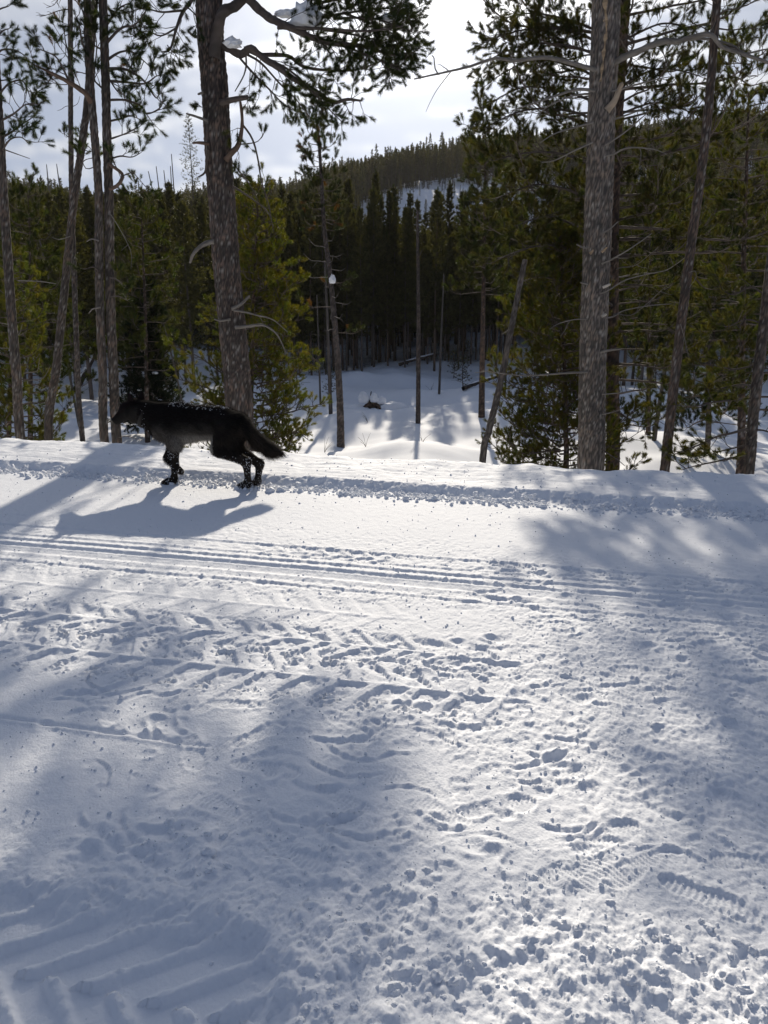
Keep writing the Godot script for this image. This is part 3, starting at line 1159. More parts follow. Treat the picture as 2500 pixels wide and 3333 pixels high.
func tree(label: String, pts: Array, r0: float, r1: float, sides: int, seed_: int, cols: Array, relief := 0.008, grain := 26.0, called := "pine_tree", category := "tree") -> Node3D:
	var o := thing(called, label, category)
	var all := [base_of(pts[0])]
	all.append_array(pts)
	var off: Vector3 = all[0] + Vector3.UP * 0.25
	o.position = off
	for k in all.size():
		all[k] = all[k] - off
	part("trunk", bark_trunk(all, r0, r1, sides, 0.05, seed_, cols[0], cols[1], cols[2], cols[3], relief, grain), mats.bark, o)
	return o

func limbs(o: Node3D, lf: Leafage, list: Array, rng: RandomNumberGenerator) -> void:
	# each entry: points, r0, r1, twigs per metre, twig length, lift, colour
	for e in list:
		var mb := MB.new()
		var pts: Array = []
		for k in e[0].size():
			var p: Vector3 = e[0][k]
			if k > 0:
				p.z += rng.randf_range(-0.05, 0.05) * k
			pts.append(p - o.position)
		limb(mb, lf if e[3] > 0 and e[4] > 0 else null, pts, e[1], e[2], rng, e[3], absf(e[4]), 0.25, e[5], e[6], 8)
		part("branch", mb.mesh(), mats.bark, o)

func make_near_trees() -> void:
	var rng := RandomNumberGenerator.new()
	rng.seed = 31
	var grey := [Color(0.085, 0.070, 0.064), TAN, BLACK, PALE]
	var W := Color(0.085, 0.070, 0.062)
	var D := Color(0.16, 0.145, 0.13)
	var R := Color(0.115, 0.08, 0.062)
	# --- the big tree behind the wolf
	var o := tree("big scaly pine trunk rising just behind the black wolf", [Vector3(-2.66, -0.49, -14.20), Vector3(-2.69, 0.73, -14.20), Vector3(-2.75, 2.01, -14.20), Vector3(-2.77, 3.00, -14.20), Vector3(-2.79, 4.02, -14.20), Vector3(-2.79, 4.93, -14.20), Vector3(-2.81, 5.68, -14.20), Vector3(-2.81, 6.33, -14.20), Vector3(-2.80, 7.28, -14.20), Vector3(-2.77, 8.31, -14.20)], 0.262, 0.20, 84, 61, grey, 0.014, 28.0)
	var lf := Leafage.new()
	lf.size = 1.0
	lf.hue = Color(0.042, 0.058, 0.026)
	limbs(o, lf, [
		[[Vector3(-2.73, 5.36, -13.95), Vector3(-2.67, 5.68, -13.95), Vector3(-2.55, 5.97, -13.95), Vector3(-2.38, 6.14, -13.95), Vector3(-2.19, 6.33, -13.95), Vector3(-2.08, 6.76, -13.95)], 0.10, 0.06, 0, 0, 0, W],
		[[Vector3(-2.61, 5.62, -14.10), Vector3(-2.47, 5.52, -14.01), Vector3(-2.29, 5.44, -13.92), Vector3(-2.09, 5.45, -13.83), Vector3(-1.94, 5.35, -13.74), Vector3(-1.65, 5.16, -13.65), Vector3(-1.37, 4.97, -13.56), Vector3(-1.08, 4.83, -13.47), Vector3(-0.81, 4.64, -13.38), Vector3(-0.56, 4.58, -13.29), Vector3(-0.36, 4.68, -13.20)], 0.065, 0.014, 9.0, 0.55, 0.0, W],
		[[Vector3(-2.19, 6.25, -13.90), Vector3(-2.01, 6.07, -13.81), Vector3(-1.82, 5.90, -13.72), Vector3(-1.61, 5.75, -13.64), Vector3(-1.36, 5.63, -13.55), Vector3(-0.92, 5.52, -13.46), Vector3(-0.35, 5.40, -13.38), Vector3(0.11, 5.29, -13.29), Vector3(0.44, 5.32, -13.20)], 0.075, 0.015, 10.0, 0.6, 0.05, W],
		[[Vector3(-1.96, 5.41, -13.90), Vector3(-1.55, 5.42, -14.04), Vector3(-1.33, 5.31, -14.18), Vector3(-0.95, 5.28, -14.32), Vector3(-0.46, 5.34, -14.46), Vector3(0.00, 5.47, -14.60)], 0.035, 0.01, 8.0, 0.55, 0.0, W],
		[[Vector3(-1.60, 5.74, -13.60), Vector3(-1.08, 5.89, -13.80), Vector3(-0.51, 6.01, -14.00), Vector3(0.00, 6.11, -14.20), Vector3(0.38, 6.07, -14.40)], 0.03, 0.008, 10.0, 0.55, 0.1, W],
		[[Vector3(-1.63, 5.68, -13.50), Vector3(-0.97, 5.58, -13.20), Vector3(-0.27, 5.47, -12.90), Vector3(0.27, 5.41, -12.60)], 0.03, 0.008, 10.0, 0.55, 0.1, W],
		[[Vector3(-2.16, 6.39, -13.80), Vector3(-1.48, 6.27, -13.60), Vector3(-0.77, 6.08, -13.40), Vector3(-0.20, 6.03, -13.20), Vector3(0.28, 5.85, -13.00)], 0.04, 0.01, 10.0, 0.6, 0.1, W],
		[[Vector3(-2.77, 7.18, -14.10), Vector3(-1.91, 6.90, -13.82), Vector3(-1.05, 6.55, -13.55), Vector3(-0.34, 6.34, -13.28), Vector3(0.34, 6.13, -13.00)], 0.05, 0.01, 12.0, 0.65, 0.1, W],
		[[Vector3(-0.99, 5.50, -13.40), Vector3(-0.42, 5.31, -13.27), Vector3(0.04, 5.10, -13.13), Vector3(0.23, 4.98, -13.00)], 0.02, 0.006, 15.0, 0.5, 0.05, W],
		[[Vector3(-0.64, 5.91, -13.60), Vector3(-0.11, 5.84, -13.93), Vector3(0.34, 5.72, -14.27), Vector3(0.52, 5.69, -14.60)], 0.02, 0.006, 15.0, 0.5, 0.05, W],
		[[Vector3(-0.93, 5.68, -13.60), Vector3(-0.37, 5.71, -14.03), Vector3(0.12, 5.68, -14.47), Vector3(0.43, 5.60, -14.90)], 0.02, 0.006, 15.0, 0.5, 0.05, W],
		[[Vector3(-0.78, 5.83, -13.60), Vector3(-0.21, 5.76, -13.37), Vector3(0.21, 5.62, -13.13), Vector3(0.43, 5.45, -12.90)], 0.02, 0.006, 15.0, 0.5, 0.05, W],
		[[Vector3(-1.37, 6.02, -13.80), Vector3(-0.81, 6.23, -14.07), Vector3(-0.22, 6.44, -14.33), Vector3(0.23, 6.66, -14.60)], 0.03, 0.01, 9.0, 0.6, 0.1, W],
		[[Vector3(-2.41, 5.49, -14.00), Vector3(-2.15, 5.20, -13.90), Vector3(-1.85, 4.91, -13.80), Vector3(-1.62, 4.68, -13.70), Vector3(-1.40, 4.54, -13.60)], 0.022, 0.006, 6.5, 0.5, -0.2, W],
		[[Vector3(-2.30, 5.48, -14.00), Vector3(-2.03, 5.38, -14.15), Vector3(-1.76, 5.13, -14.30), Vector3(-1.48, 4.88, -14.45), Vector3(-1.28, 4.66, -14.60)], 0.022, 0.006, 6.5, 0.5, -0.2, W],
		[[Vector3(-2.14, 5.45, -13.90), Vector3(-1.53, 5.15, -13.68), Vector3(-1.08, 4.74, -13.45), Vector3(-0.83, 4.48, -13.22), Vector3(-0.63, 4.28, -13.00)], 0.024, 0.006, 6.0, 0.45, -0.15, W],
		[[Vector3(-2.22, 5.53, -13.90), Vector3(-2.21, 5.33, -13.90), Vector3(-2.26, 5.14, -13.90), Vector3(-2.41, 4.89, -13.90)], 0.018, 0.008, 0, 0, 0, D],
		[[Vector3(-2.66, 4.74, -14.00), Vector3(-2.42, 4.74, -13.80), Vector3(-2.17, 4.74, -13.60)], 0.055, 0.035, 0, 0, 0, W],
		[[Vector3(-2.63, 3.88, -14.00), Vector3(-2.53, 3.98, -14.00), Vector3(-2.41, 4.12, -14.00), Vector3(-2.33, 4.42, -14.00), Vector3(-2.33, 4.73, -14.00)], 0.05, 0.02, 5.0, 0.35, -0.4, R],
		[[Vector3(-2.33, 4.42, -14.00), Vector3(-2.19, 4.21, -14.08), Vector3(-2.13, 3.91, -14.16), Vector3(-2.08, 3.59, -14.24), Vector3(-2.01, 3.23, -14.32), Vector3(-1.98, 3.01, -14.40)], 0.018, 0.008, 1.5, -0.3, -0.4, W],
		[[Vector3(-2.41, 4.12, -14.00), Vector3(-2.25, 4.11, -13.93), Vector3(-2.06, 4.14, -13.87), Vector3(-1.94, 4.24, -13.80)], 0.012, 0.005, 6.0, 0.25, 0.3, W],
		[[Vector3(-2.56, 3.88, -14.00), Vector3(-2.29, 3.52, -14.25), Vector3(-2.18, 3.25, -14.50)], 0.012, 0.005, 5.0, 0.35, 0.2, W],
		[[Vector3(-2.58, 3.50, -14.10), Vector3(-2.26, 3.30, -14.27), Vector3(-2.02, 3.09, -14.43), Vector3(-1.97, 2.80, -14.60)], 0.018, 0.006, 2.0, -0.3, -0.1, W],
		[[Vector3(-2.91, 5.68, -14.00), Vector3(-3.03, 5.70, -14.00), Vector3(-3.12, 5.76, -14.00)], 0.028, 0.016, 0, 0, 0, D],
		[[Vector3(-2.90, 4.47, -14.00), Vector3(-3.07, 4.53, -14.00), Vector3(-3.24, 4.58, -14.00)], 0.024, 0.014, 0, 0, 0, D],
		[[Vector3(-2.94, 4.89, -14.00), Vector3(-3.03, 4.87, -14.00)], 0.022, 0.018, 0, 0, 0, D],
		[[Vector3(-2.89, 4.12, -14.00), Vector3(-3.05, 4.14, -14.00), Vector3(-3.18, 4.15, -14.00)], 0.03, 0.016, 0, 0, 0, R],
		[[Vector3(-2.90, 4.02, -13.95), Vector3(-2.95, 3.84, -13.95), Vector3(-3.00, 3.69, -13.95), Vector3(-3.10, 3.61, -13.95)], 0.032, 0.012, 0, 0, 0, W],
		[[Vector3(-2.90, 4.69, -14.00), Vector3(-2.99, 4.68, -14.00), Vector3(-3.07, 4.73, -14.00), Vector3(-3.12, 4.69, -14.00)], 0.008, 0.004, 7.0, 0.15, 0.3, W],
		[[Vector3(-2.89, 2.59, -13.90), Vector3(-3.02, 2.56, -13.90), Vector3(-3.15, 2.48, -13.90), Vector3(-3.24, 2.37, -13.90), Vector3(-3.31, 2.25, -13.90)], 0.042, 0.022, 0, 0, 0, D],
		[[Vector3(-2.65, 1.48, -13.90), Vector3(-2.49, 1.56, -13.90), Vector3(-2.34, 1.70, -13.90)], 0.034, 0.02, 0, 0, 0, D],
		[[Vector3(-2.61, 1.46, -13.90), Vector3(-2.40, 1.43, -13.80), Vector3(-2.14, 1.38, -13.70), Vector3(-1.89, 1.31, -13.60), Vector3(-1.64, 1.11, -13.50)], 0.020, 0.006, 1.2, -0.25, 0, D],
		[[Vector3(-2.60, 1.17, -13.90), Vector3(-2.37, 1.19, -13.80), Vector3(-2.06, 1.22, -13.70), Vector3(-1.82, 1.06, -13.60), Vector3(-1.68, 0.75, -13.50)], 0.032, 0.008, 1.2, -0.3, 0, D],
		[[Vector3(-2.68, 1.31, -13.90), Vector3(-2.86, 1.28, -13.90), Vector3(-2.97, 1.31, -13.90)], 0.022, 0.012, 0, 0, 0, D],
		[[Vector3(-2.85, 6.59, -14.00), Vector3(-3.01, 6.17, -13.88), Vector3(-3.16, 5.99, -13.76), Vector3(-3.25, 5.70, -13.64), Vector3(-3.36, 5.44, -13.52), Vector3(-3.40, 5.30, -13.40)], 0.04, 0.01, 9.0, 0.45, 0.0, W],
		[[Vector3(-3.17, 6.00, -13.80), Vector3(-3.42, 5.91, -13.60), Vector3(-3.65, 5.91, -13.40), Vector3(-3.87, 5.81, -13.20)], 0.018, 0.006, 9.0, 0.4, 0.1, W],
		[[Vector3(-3.26, 5.72, -13.70), Vector3(-3.55, 5.68, -13.87), Vector3(-3.81, 5.79, -14.03), Vector3(-4.07, 5.72, -14.20)], 0.016, 0.006, 9.0, 0.4, 0.1, W],
		[[Vector3(-3.08, 6.04, -13.70), Vector3(-2.89, 5.85, -13.45), Vector3(-2.79, 5.65, -13.20)], 0.012, 0.006, 7.0, 0.3, -0.1, W],
		[[Vector3(-3.35, 5.44, -13.50), Vector3(-3.28, 5.36, -13.50), Vector3(-3.14, 5.31, -13.50)], 0.008, 0.004, 7.0, 0.25, 0.0, W],
	], rng)
	leaf_out(lf, o)
	# --- young sunlit pine behind it
	o = tree("dense young pine with sunlit golden needles right of the big trunk", [Vector3(-2.82, -1.72, -16.00), Vector3(-2.74, -0.26, -16.00), Vector3(-2.60, 1.58, -16.00), Vector3(-2.46, 3.06, -16.00), Vector3(-2.40, 3.68, -16.00)], 0.085, 0.012, 14, 62, [REDDISH * 0.7, TAN, BLACK, PALE])
	lf = Leafage.new()
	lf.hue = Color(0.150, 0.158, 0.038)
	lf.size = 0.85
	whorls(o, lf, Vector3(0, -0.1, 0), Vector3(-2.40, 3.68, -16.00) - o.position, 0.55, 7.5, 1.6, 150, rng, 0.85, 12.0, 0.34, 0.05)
	limbs(o, lf, [
		[[Vector3(-2.72, -0.10, -15.90), Vector3(-3.16, 0.13, -15.70), Vector3(-3.65, 0.52, -15.50), Vector3(-4.09, 0.75, -15.30)], 0.018, 0.006, 9.0, 0.34, 0.3, W],
		[[Vector3(-2.74, -0.43, -15.90), Vector3(-3.27, -0.21, -15.67), Vector3(-3.67, -0.02, -15.43), Vector3(-3.98, 0.13, -15.20)], 0.016, 0.006, 9.0, 0.3, 0.2, W],
		[[Vector3(-2.75, -0.72, -15.90), Vector3(-3.11, -0.51, -15.73), Vector3(-3.54, -0.41, -15.57), Vector3(-3.78, -0.46, -15.40)], 0.014, 0.006, 8.0, 0.3, 0.2, W],
		[[Vector3(-2.72, -0.72, -15.90), Vector3(-2.16, -0.64, -15.67), Vector3(-1.66, -0.50, -15.43), Vector3(-1.25, -0.35, -15.20)], 0.016, 0.006, 9.0, 0.32, 0.3, W],
		[[Vector3(-2.74, -1.11, -15.90), Vector3(-2.28, -1.12, -15.67), Vector3(-1.77, -0.98, -15.43), Vector3(-1.49, -1.07, -15.20)], 0.014, 0.006, 9.0, 0.3, 0.3, W],
		[[Vector3(-2.67, 0.22, -15.90), Vector3(-2.04, 0.42, -15.73), Vector3(-1.55, 0.53, -15.57), Vector3(-1.27, 0.45, -15.40)], 0.016, 0.006, 9.0, 0.32, 0.3, W],
	], rng)
	leaf_out(lf, o)
	# --- left group
	var slim := [Color(0.10, 0.085, 0.074), Color(0.15, 0.105, 0.08), BLACK, PALE]
	o = tree("slim grey pine trunk nearest the left edge of the road bank", [Vector3(-6.38, -0.69, -13.40), Vector3(-6.31, 0.32, -13.40), Vector3(-6.26, 1.33, -13.40), Vector3(-6.20, 2.29, -13.40), Vector3(-6.14, 3.21, -13.40), Vector3(-6.08, 4.03, -13.40), Vector3(-6.01, 4.95, -13.40), Vector3(-5.96, 5.77, -13.40), Vector3(-5.90, 6.56, -13.40)], 0.088, 0.06, 26, 63, slim, 0.006, 34.0)
	lf = Leafage.new()
	lf.hue = Color(0.035, 0.052, 0.028)
	limbs(o, lf, [
		[[Vector3(-6.09, 3.90, -13.40), Vector3(-5.84, 4.06, -13.27), Vector3(-5.63, 4.08, -13.13), Vector3(-5.46, 3.97, -13.00)], 0.018, 0.006, 9.0, 0.36, 0.2, W],
		[[Vector3(-6.08, 4.10, -13.40), Vector3(-5.90, 4.23, -13.53), Vector3(-5.76, 4.35, -13.67), Vector3(-5.66, 4.51, -13.80)], 0.02, 0.006, 8.5, 0.38, 0.2, W],
		[[Vector3(-6.05, 4.35, -13.40), Vector3(-5.74, 4.43, -13.23), Vector3(-5.45, 4.52, -13.07), Vector3(-5.24, 4.51, -12.90)], 0.02, 0.006, 9.0, 0.4, 0.2, W],
		[[Vector3(-6.04, 4.68, -13.40), Vector3(-5.80, 4.86, -13.35), Vector3(-5.61, 4.92, -13.30), Vector3(-5.51, 4.80, -13.25), Vector3(-5.46, 4.66, -13.20)], 0.018, 0.006, 8.0, 0.33, 0.0, W],
		[[Vector3(-6.02, 4.92, -13.40), Vector3(-5.86, 4.95, -13.40), Vector3(-5.71, 4.94, -13.40)], 0.012, 0.005, 6.0, 0.25, 0.2, W],
		[[Vector3(-6.02, 5.21, -13.40), Vector3(-5.80, 5.30, -13.27), Vector3(-5.60, 5.30, -13.13), Vector3(-5.43, 5.21, -13.00)], 0.02, 0.006, 9.5, 0.36, 0.1, W],
		[[Vector3(-6.01, 5.46, -13.40), Vector3(-5.92, 5.67, -13.60), Vector3(-5.88, 5.74, -13.80)], 0.02, 0.006, 9.5, 0.36, 0.2, W],
		[[Vector3(-6.00, 5.77, -13.40), Vector3(-5.78, 5.85, -13.30), Vector3(-5.63, 5.90, -13.20)], 0.02, 0.006, 9.0, 0.36, 0.2, W],
		[[Vector3(-6.09, 3.97, -13.40), Vector3(-5.90, 3.90, -13.40), Vector3(-5.66, 3.82, -13.40)], 0.012, 0.004, 0, 0, 0, W],
		[[Vector3(-6.08, 3.50, -13.40), Vector3(-5.98, 3.61, -13.40), Vector3(-5.94, 3.61, -13.40)], 0.012, 0.006, 0, 0, 0, D],
		[[Vector3(-6.02, 1.95, -13.30), Vector3(-5.65, 1.94, -13.15), Vector3(-5.29, 1.90, -13.00)], 0.010, 0.005, 0, 0, 0, D],
	], rng)
	leaf_out(lf, o)
	o = tree("grey trunk leaning right across the vertical stem on the left", [Vector3(-6.41, -0.91, -14.60), Vector3(-6.10, 0.44, -14.60), Vector3(-5.82, 1.69, -14.60), Vector3(-5.61, 2.64, -14.60), Vector3(-5.43, 3.41, -14.60), Vector3(-5.23, 4.16, -14.60), Vector3(-5.06, 4.84, -14.60), Vector3(-4.92, 5.58, -14.60), Vector3(-4.74, 6.53, -14.60), Vector3(-4.60, 7.31, -14.60)], 0.088, 0.05, 26, 64, slim, 0.006, 34.0)
	lf = Leafage.new()
	limbs(o, lf, [
		[[Vector3(-5.31, 3.86, -14.60), Vector3(-5.11, 3.94, -14.40), Vector3(-4.92, 3.95, -14.20)], 0.010, 0.005, 6.0, 0.25, 0.2, W],
		[[Vector3(-5.24, 4.16, -14.60), Vector3(-5.19, 4.22, -14.80), Vector3(-5.14, 4.14, -15.00)], 0.010, 0.005, 7.0, 0.25, 0.2, W],
		[[Vector3(-5.93, 1.20, -14.60), Vector3(-6.06, 1.29, -14.45), Vector3(-6.16, 1.19, -14.30)], 0.012, 0.005, 5.0, 0.25, 0.3, W],
		[[Vector3(-5.55, 2.71, -14.50), Vector3(-5.75, 2.66, -14.50), Vector3(-5.91, 2.70, -14.50)], 0.008, 0.004, 0, 0, 0, D],
	], rng)
	leaf_out(lf, o)
	o = tree("thin straight stem standing vertical between the left trunks", [Vector3(-8.29, -1.42, -21.00), Vector3(-8.19, 0.19, -21.00), Vector3(-8.05, 2.08, -21.00), Vector3(-7.89, 4.10, -21.00), Vector3(-7.74, 5.59, -21.00), Vector3(-7.60, 6.91, -21.00), Vector3(-7.46, 8.19, -21.00), Vector3(-7.32, 9.51, -21.00)], 0.075, 0.055, 16, 65, slim, 0.005, 34.0)
	lf = Leafage.new()
	lf.hue = Color(0.07, 0.085, 0.03)
	limbs(o, lf, [
		[[Vector3(-7.76, 5.38, -21.00), Vector3(-7.81, 5.43, -20.80), Vector3(-7.84, 5.45, -20.60)], 0.012, 0.006, 9.0, 0.3, 0.35, W],
		[[Vector3(-7.76, 5.40, -21.00), Vector3(-7.75, 5.52, -21.20), Vector3(-7.77, 5.61, -21.40)], 0.012, 0.006, 9.0, 0.3, 0.35, W],
		[[Vector3(-7.50, 7.80, -21.00), Vector3(-7.65, 7.69, -21.00), Vector3(-7.80, 7.55, -21.00)], 0.010, 0.005, 2.0, -0.2, -0.2, W],
		[[Vector3(-7.46, 8.19, -21.00), Vector3(-7.66, 8.12, -20.83), Vector3(-7.87, 8.00, -20.67), Vector3(-7.97, 7.85, -20.50)], 0.012, 0.005, 9.0, -0.3, -0.1, W],
		[[Vector3(-7.44, 8.38, -21.00), Vector3(-7.75, 8.48, -21.20), Vector3(-8.03, 8.43, -21.40), Vector3(-8.21, 8.37, -21.60)], 0.012, 0.005, 9.0, -0.3, -0.1, W],
		[[Vector3(-7.68, 6.12, -21.00), Vector3(-7.81, 6.10, -21.00), Vector3(-7.95, 6.04, -21.00), Vector3(-8.00, 6.00, -21.00)], 0.008, 0.004, 0, 0, 0, W],
		[[Vector3(-7.69, 6.08, -21.00), Vector3(-7.51, 6.16, -21.00), Vector3(-7.40, 6.31, -21.00)], 0.008, 0.004, 0, 0, 0, W],
	], rng)
	leaf_out(lf, o)
	o = tree("left stem of the pair of scaly trunks in front of the wolf's muzzle", [Vector3(-4.84, -0.73, -13.20), Vector3(-4.76, 0.35, -13.20), Vector3(-4.70, 1.33, -13.20), Vector3(-4.62, 2.35, -13.20), Vector3(-4.53, 3.26, -13.20), Vector3(-4.51, 3.93, -13.20), Vector3(-4.50, 4.56, -13.20), Vector3(-4.48, 5.22, -13.20), Vector3(-4.43, 5.90, -13.20), Vector3(-4.38, 6.67, -13.20)], 0.082, 0.052, 28, 66, slim, 0.007, 34.0)
	lf = Leafage.new()
	lf.hue = Color(0.040, 0.055, 0.028)
	lf.brown = 0.06
	limbs(o, lf, [
		[[Vector3(-4.50, 4.55, -13.20), Vector3(-4.53, 4.66, -13.10), Vector3(-4.62, 4.74, -13.00), Vector3(-4.70, 4.78, -12.90), Vector3(-4.84, 4.84, -12.80), Vector3(-4.97, 4.90, -12.70), Vector3(-5.08, 4.94, -12.60)], 0.05, 0.008, 8.5, 0.36, 0.25, R],
		[[Vector3(-4.70, 4.78, -12.90), Vector3(-4.73, 4.97, -12.73), Vector3(-4.79, 5.08, -12.57), Vector3(-4.90, 5.09, -12.40)], 0.018, 0.006, 8.0, 0.36, 0.2, W],
		[[Vector3(-4.64, 4.75, -12.90), Vector3(-4.74, 5.13, -13.10), Vector3(-4.84, 5.43, -13.30), Vector3(-4.94, 5.63, -13.50)], 0.018, 0.006, 8.5, 0.36, 0.2, W],
		[[Vector3(-4.77, 4.81, -12.90), Vector3(-4.89, 4.88, -12.83), Vector3(-5.00, 4.76, -12.77), Vector3(-4.98, 4.69, -12.70)], 0.012, 0.005, 7.0, 0.3, 0.0, W],
		[[Vector3(-4.48, 5.22, -13.20), Vector3(-4.51, 5.36, -13.07), Vector3(-4.48, 5.52, -12.93), Vector3(-4.45, 5.60, -12.80)], 0.02, 0.006, 8.0, 0.36, 0.2, W],
		[[Vector3(-4.45, 5.59, -13.20), Vector3(-4.57, 5.88, -13.35), Vector3(-4.70, 6.05, -13.50)], 0.02, 0.006, 7.0, 0.36, 0.1, W],
		[[Vector3(-4.51, 3.93, -13.20), Vector3(-4.62, 3.88, -13.20), Vector3(-4.71, 3.87, -13.20)], 0.010, 0.005, 8.0, 0.22, 0.2, W],
		[[Vector3(-4.53, 3.67, -13.20), Vector3(-4.69, 3.64, -13.20), Vector3(-4.74, 3.81, -13.20)], 0.010, 0.005, 4.0, 0.2, 0.2, W],
		[[Vector3(-4.61, 2.09, -13.10), Vector3(-4.69, 2.16, -13.10), Vector3(-4.81, 2.12, -13.10)], 0.014, 0.006, 6.0, 0.24, 0.4, W],
		[[Vector3(-4.64, 1.53, -13.10), Vector3(-4.78, 1.50, -13.10), Vector3(-4.87, 1.43, -13.10)], 0.014, 0.008, 0, 0, 0, D],
		[[Vector3(-4.56, 2.56, -13.10), Vector3(-4.68, 2.59, -13.10), Vector3(-4.78, 2.55, -13.10)], 0.014, 0.008, 0, 0, 0, D],
		[[Vector3(-4.50, 4.56, -13.20), Vector3(-4.38, 5.02, -13.13), Vector3(-4.31, 5.37, -13.07), Vector3(-4.29, 5.66, -13.00)], 0.014, 0.006, 9.0, 0.3, 0.2, W],
	], rng)
	leaf_out(lf, o)
	o = tree("right stem of the pair of scaly trunks in front of the wolf's muzzle", [Vector3(-4.66, -0.75, -13.30), Vector3(-4.61, 0.33, -13.30), Vector3(-4.56, 1.33, -13.30), Vector3(-4.48, 2.36, -13.30), Vector3(-4.40, 3.27, -13.30), Vector3(-4.35, 4.08, -13.30), Vector3(-4.30, 4.74, -13.30), Vector3(-4.26, 5.37, -13.30), Vector3(-4.22, 5.99, -13.30), Vector3(-4.16, 6.76, -13.30)], 0.090, 0.06, 28, 67, slim, 0.007, 34.0)
	lf = Leafage.new()
	lf.hue = Color(0.040, 0.056, 0.028)
	lf.brown = 0.03
	limbs(o, lf, [
		[[Vector3(-4.26, 5.06, -13.30), Vector3(-3.97, 5.04, -13.18), Vector3(-3.76, 4.94, -13.06), Vector3(-3.58, 4.80, -12.94), Vector3(-3.45, 4.60, -12.82), Vector3(-3.28, 4.53, -12.70)], 0.026, 0.006, 8.0, 0.34, 0.3, W],
		[[Vector3(-4.28, 4.90, -13.30), Vector3(-3.96, 4.86, -13.20), Vector3(-3.65, 4.82, -13.10), Vector3(-3.38, 4.86, -13.00), Vector3(-3.27, 4.87, -12.90)], 0.022, 0.006, 7.5, 0.34, 0.35, W],
		[[Vector3(-4.25, 5.18, -13.30), Vector3(-4.07, 5.34, -13.47), Vector3(-3.91, 5.36, -13.63), Vector3(-3.75, 5.24, -13.80)], 0.022, 0.006, 8.5, 0.36, 0.3, W],
		[[Vector3(-4.30, 4.63, -13.30), Vector3(-3.99, 4.61, -13.20), Vector3(-3.75, 4.53, -13.10), Vector3(-3.60, 4.38, -13.00), Vector3(-3.41, 4.48, -12.90), Vector3(-3.31, 4.54, -12.80)], 0.02, 0.005, 6.5, 0.3, 0.3, W],
		[[Vector3(-4.32, 4.33, -13.30), Vector3(-4.13, 4.38, -13.40), Vector3(-3.95, 4.43, -13.50), Vector3(-3.80, 4.35, -13.60)], 0.018, 0.005, 7.5, 0.3, 0.3, W],
		[[Vector3(-4.34, 4.07, -13.30), Vector3(-4.11, 4.11, -13.17), Vector3(-3.89, 4.13, -13.03), Vector3(-3.73, 4.20, -12.90)], 0.016, 0.005, 7.5, 0.28, 0.3, W],
		[[Vector3(-4.36, 3.78, -13.30), Vector3(-4.22, 3.86, -13.43), Vector3(-4.08, 3.87, -13.57), Vector3(-3.97, 3.97, -13.70)], 0.016, 0.005, 7.5, 0.3, 0.3, W],
		[[Vector3(-4.35, 3.34, -13.20), Vector3(-4.23, 3.38, -13.20), Vector3(-4.14, 3.48, -13.20), Vector3(-4.14, 3.57, -13.20), Vector3(-4.25, 3.67, -13.20), Vector3(-4.35, 3.72, -13.20)], 0.03, 0.02, 3.0, 0.4, 0.4, R],
		[[Vector3(-4.13, 3.53, -13.20), Vector3(-3.94, 3.57, -13.10), Vector3(-3.81, 3.48, -13.00), Vector3(-3.65, 3.31, -12.90)], 0.010, 0.004, 3.0, 0.24, 0.1, W],
		[[Vector3(-4.24, 5.40, -13.30), Vector3(-3.95, 5.58, -13.20), Vector3(-3.72, 5.61, -13.10), Vector3(-3.49, 5.72, -13.00)], 0.024, 0.006, 8.0, 0.36, 0.2, W],
		[[Vector3(-4.23, 5.62, -13.30), Vector3(-4.06, 5.93, -13.55), Vector3(-3.93, 6.09, -13.80)], 0.022, 0.006, 8.5, 0.36, 0.2, W],
		[[Vector3(-4.25, 5.31, -13.30), Vector3(-4.37, 5.35, -13.20), Vector3(-4.39, 5.42, -13.10)], 0.018, 0.006, 8.0, 0.36, 0.2, W],
		[[Vector3(-4.29, 4.74, -13.30), Vector3(-4.50, 4.92, -13.43), Vector3(-4.66, 5.06, -13.57), Vector3(-4.83, 5.10, -13.70)], 0.018, 0.006, 8.0, 0.34, 0.2, W],
		[[Vector3(-4.27, 4.99, -13.30), Vector3(-4.07, 4.72, -13.10), Vector3(-3.89, 4.62, -12.90)], 0.014, 0.006, 9.0, 0.3, 0.2, W],
		[[Vector3(-4.22, 5.87, -13.30), Vector3(-4.42, 6.07, -13.55), Vector3(-4.60, 6.22, -13.80)], 0.018, 0.006, 9.0, 0.36, 0.2, W],
		[[Vector3(-4.47, 2.00, -13.20), Vector3(-4.31, 1.95, -13.10), Vector3(-4.18, 1.84, -13.00)], 0.014, 0.006, 9.0, 0.24, 0.35, W],
		[[Vector3(-4.50, 1.70, -13.20), Vector3(-4.38, 1.70, -13.30), Vector3(-4.31, 1.63, -13.40)], 0.014, 0.006, 9.0, 0.24, 0.35, W],
		[[Vector3(-4.39, 2.99, -13.20), Vector3(-4.19, 2.70, -13.10), Vector3(-4.06, 2.38, -13.00), Vector3(-4.02, 2.13, -12.90)], 0.008, 0.003, 2.0, -0.2, -0.2, D],
		[[Vector3(-4.55, -0.63, -13.10), Vector3(-4.34, -0.58, -12.95), Vector3(-4.07, -0.63, -12.80)], 0.007, 0.003, 0, 0, 0, W],
	], rng)
	leaf_out(lf, o)
	# young pine low on the left
	o = tree("bushy young pine with sunlit needles at the bottom of the left edge", [Vector3(-8.17, -1.83, -16.50), Vector3(-7.95, -0.32, -16.50), Vector3(-7.69, 1.30, -16.50), Vector3(-7.53, 2.39, -16.50)], 0.075, 0.012, 14, 68, [REDDISH * 0.7, TAN, BLACK, PALE])
	lf = Leafage.new()
	lf.hue = Color(0.13, 0.14, 0.033)
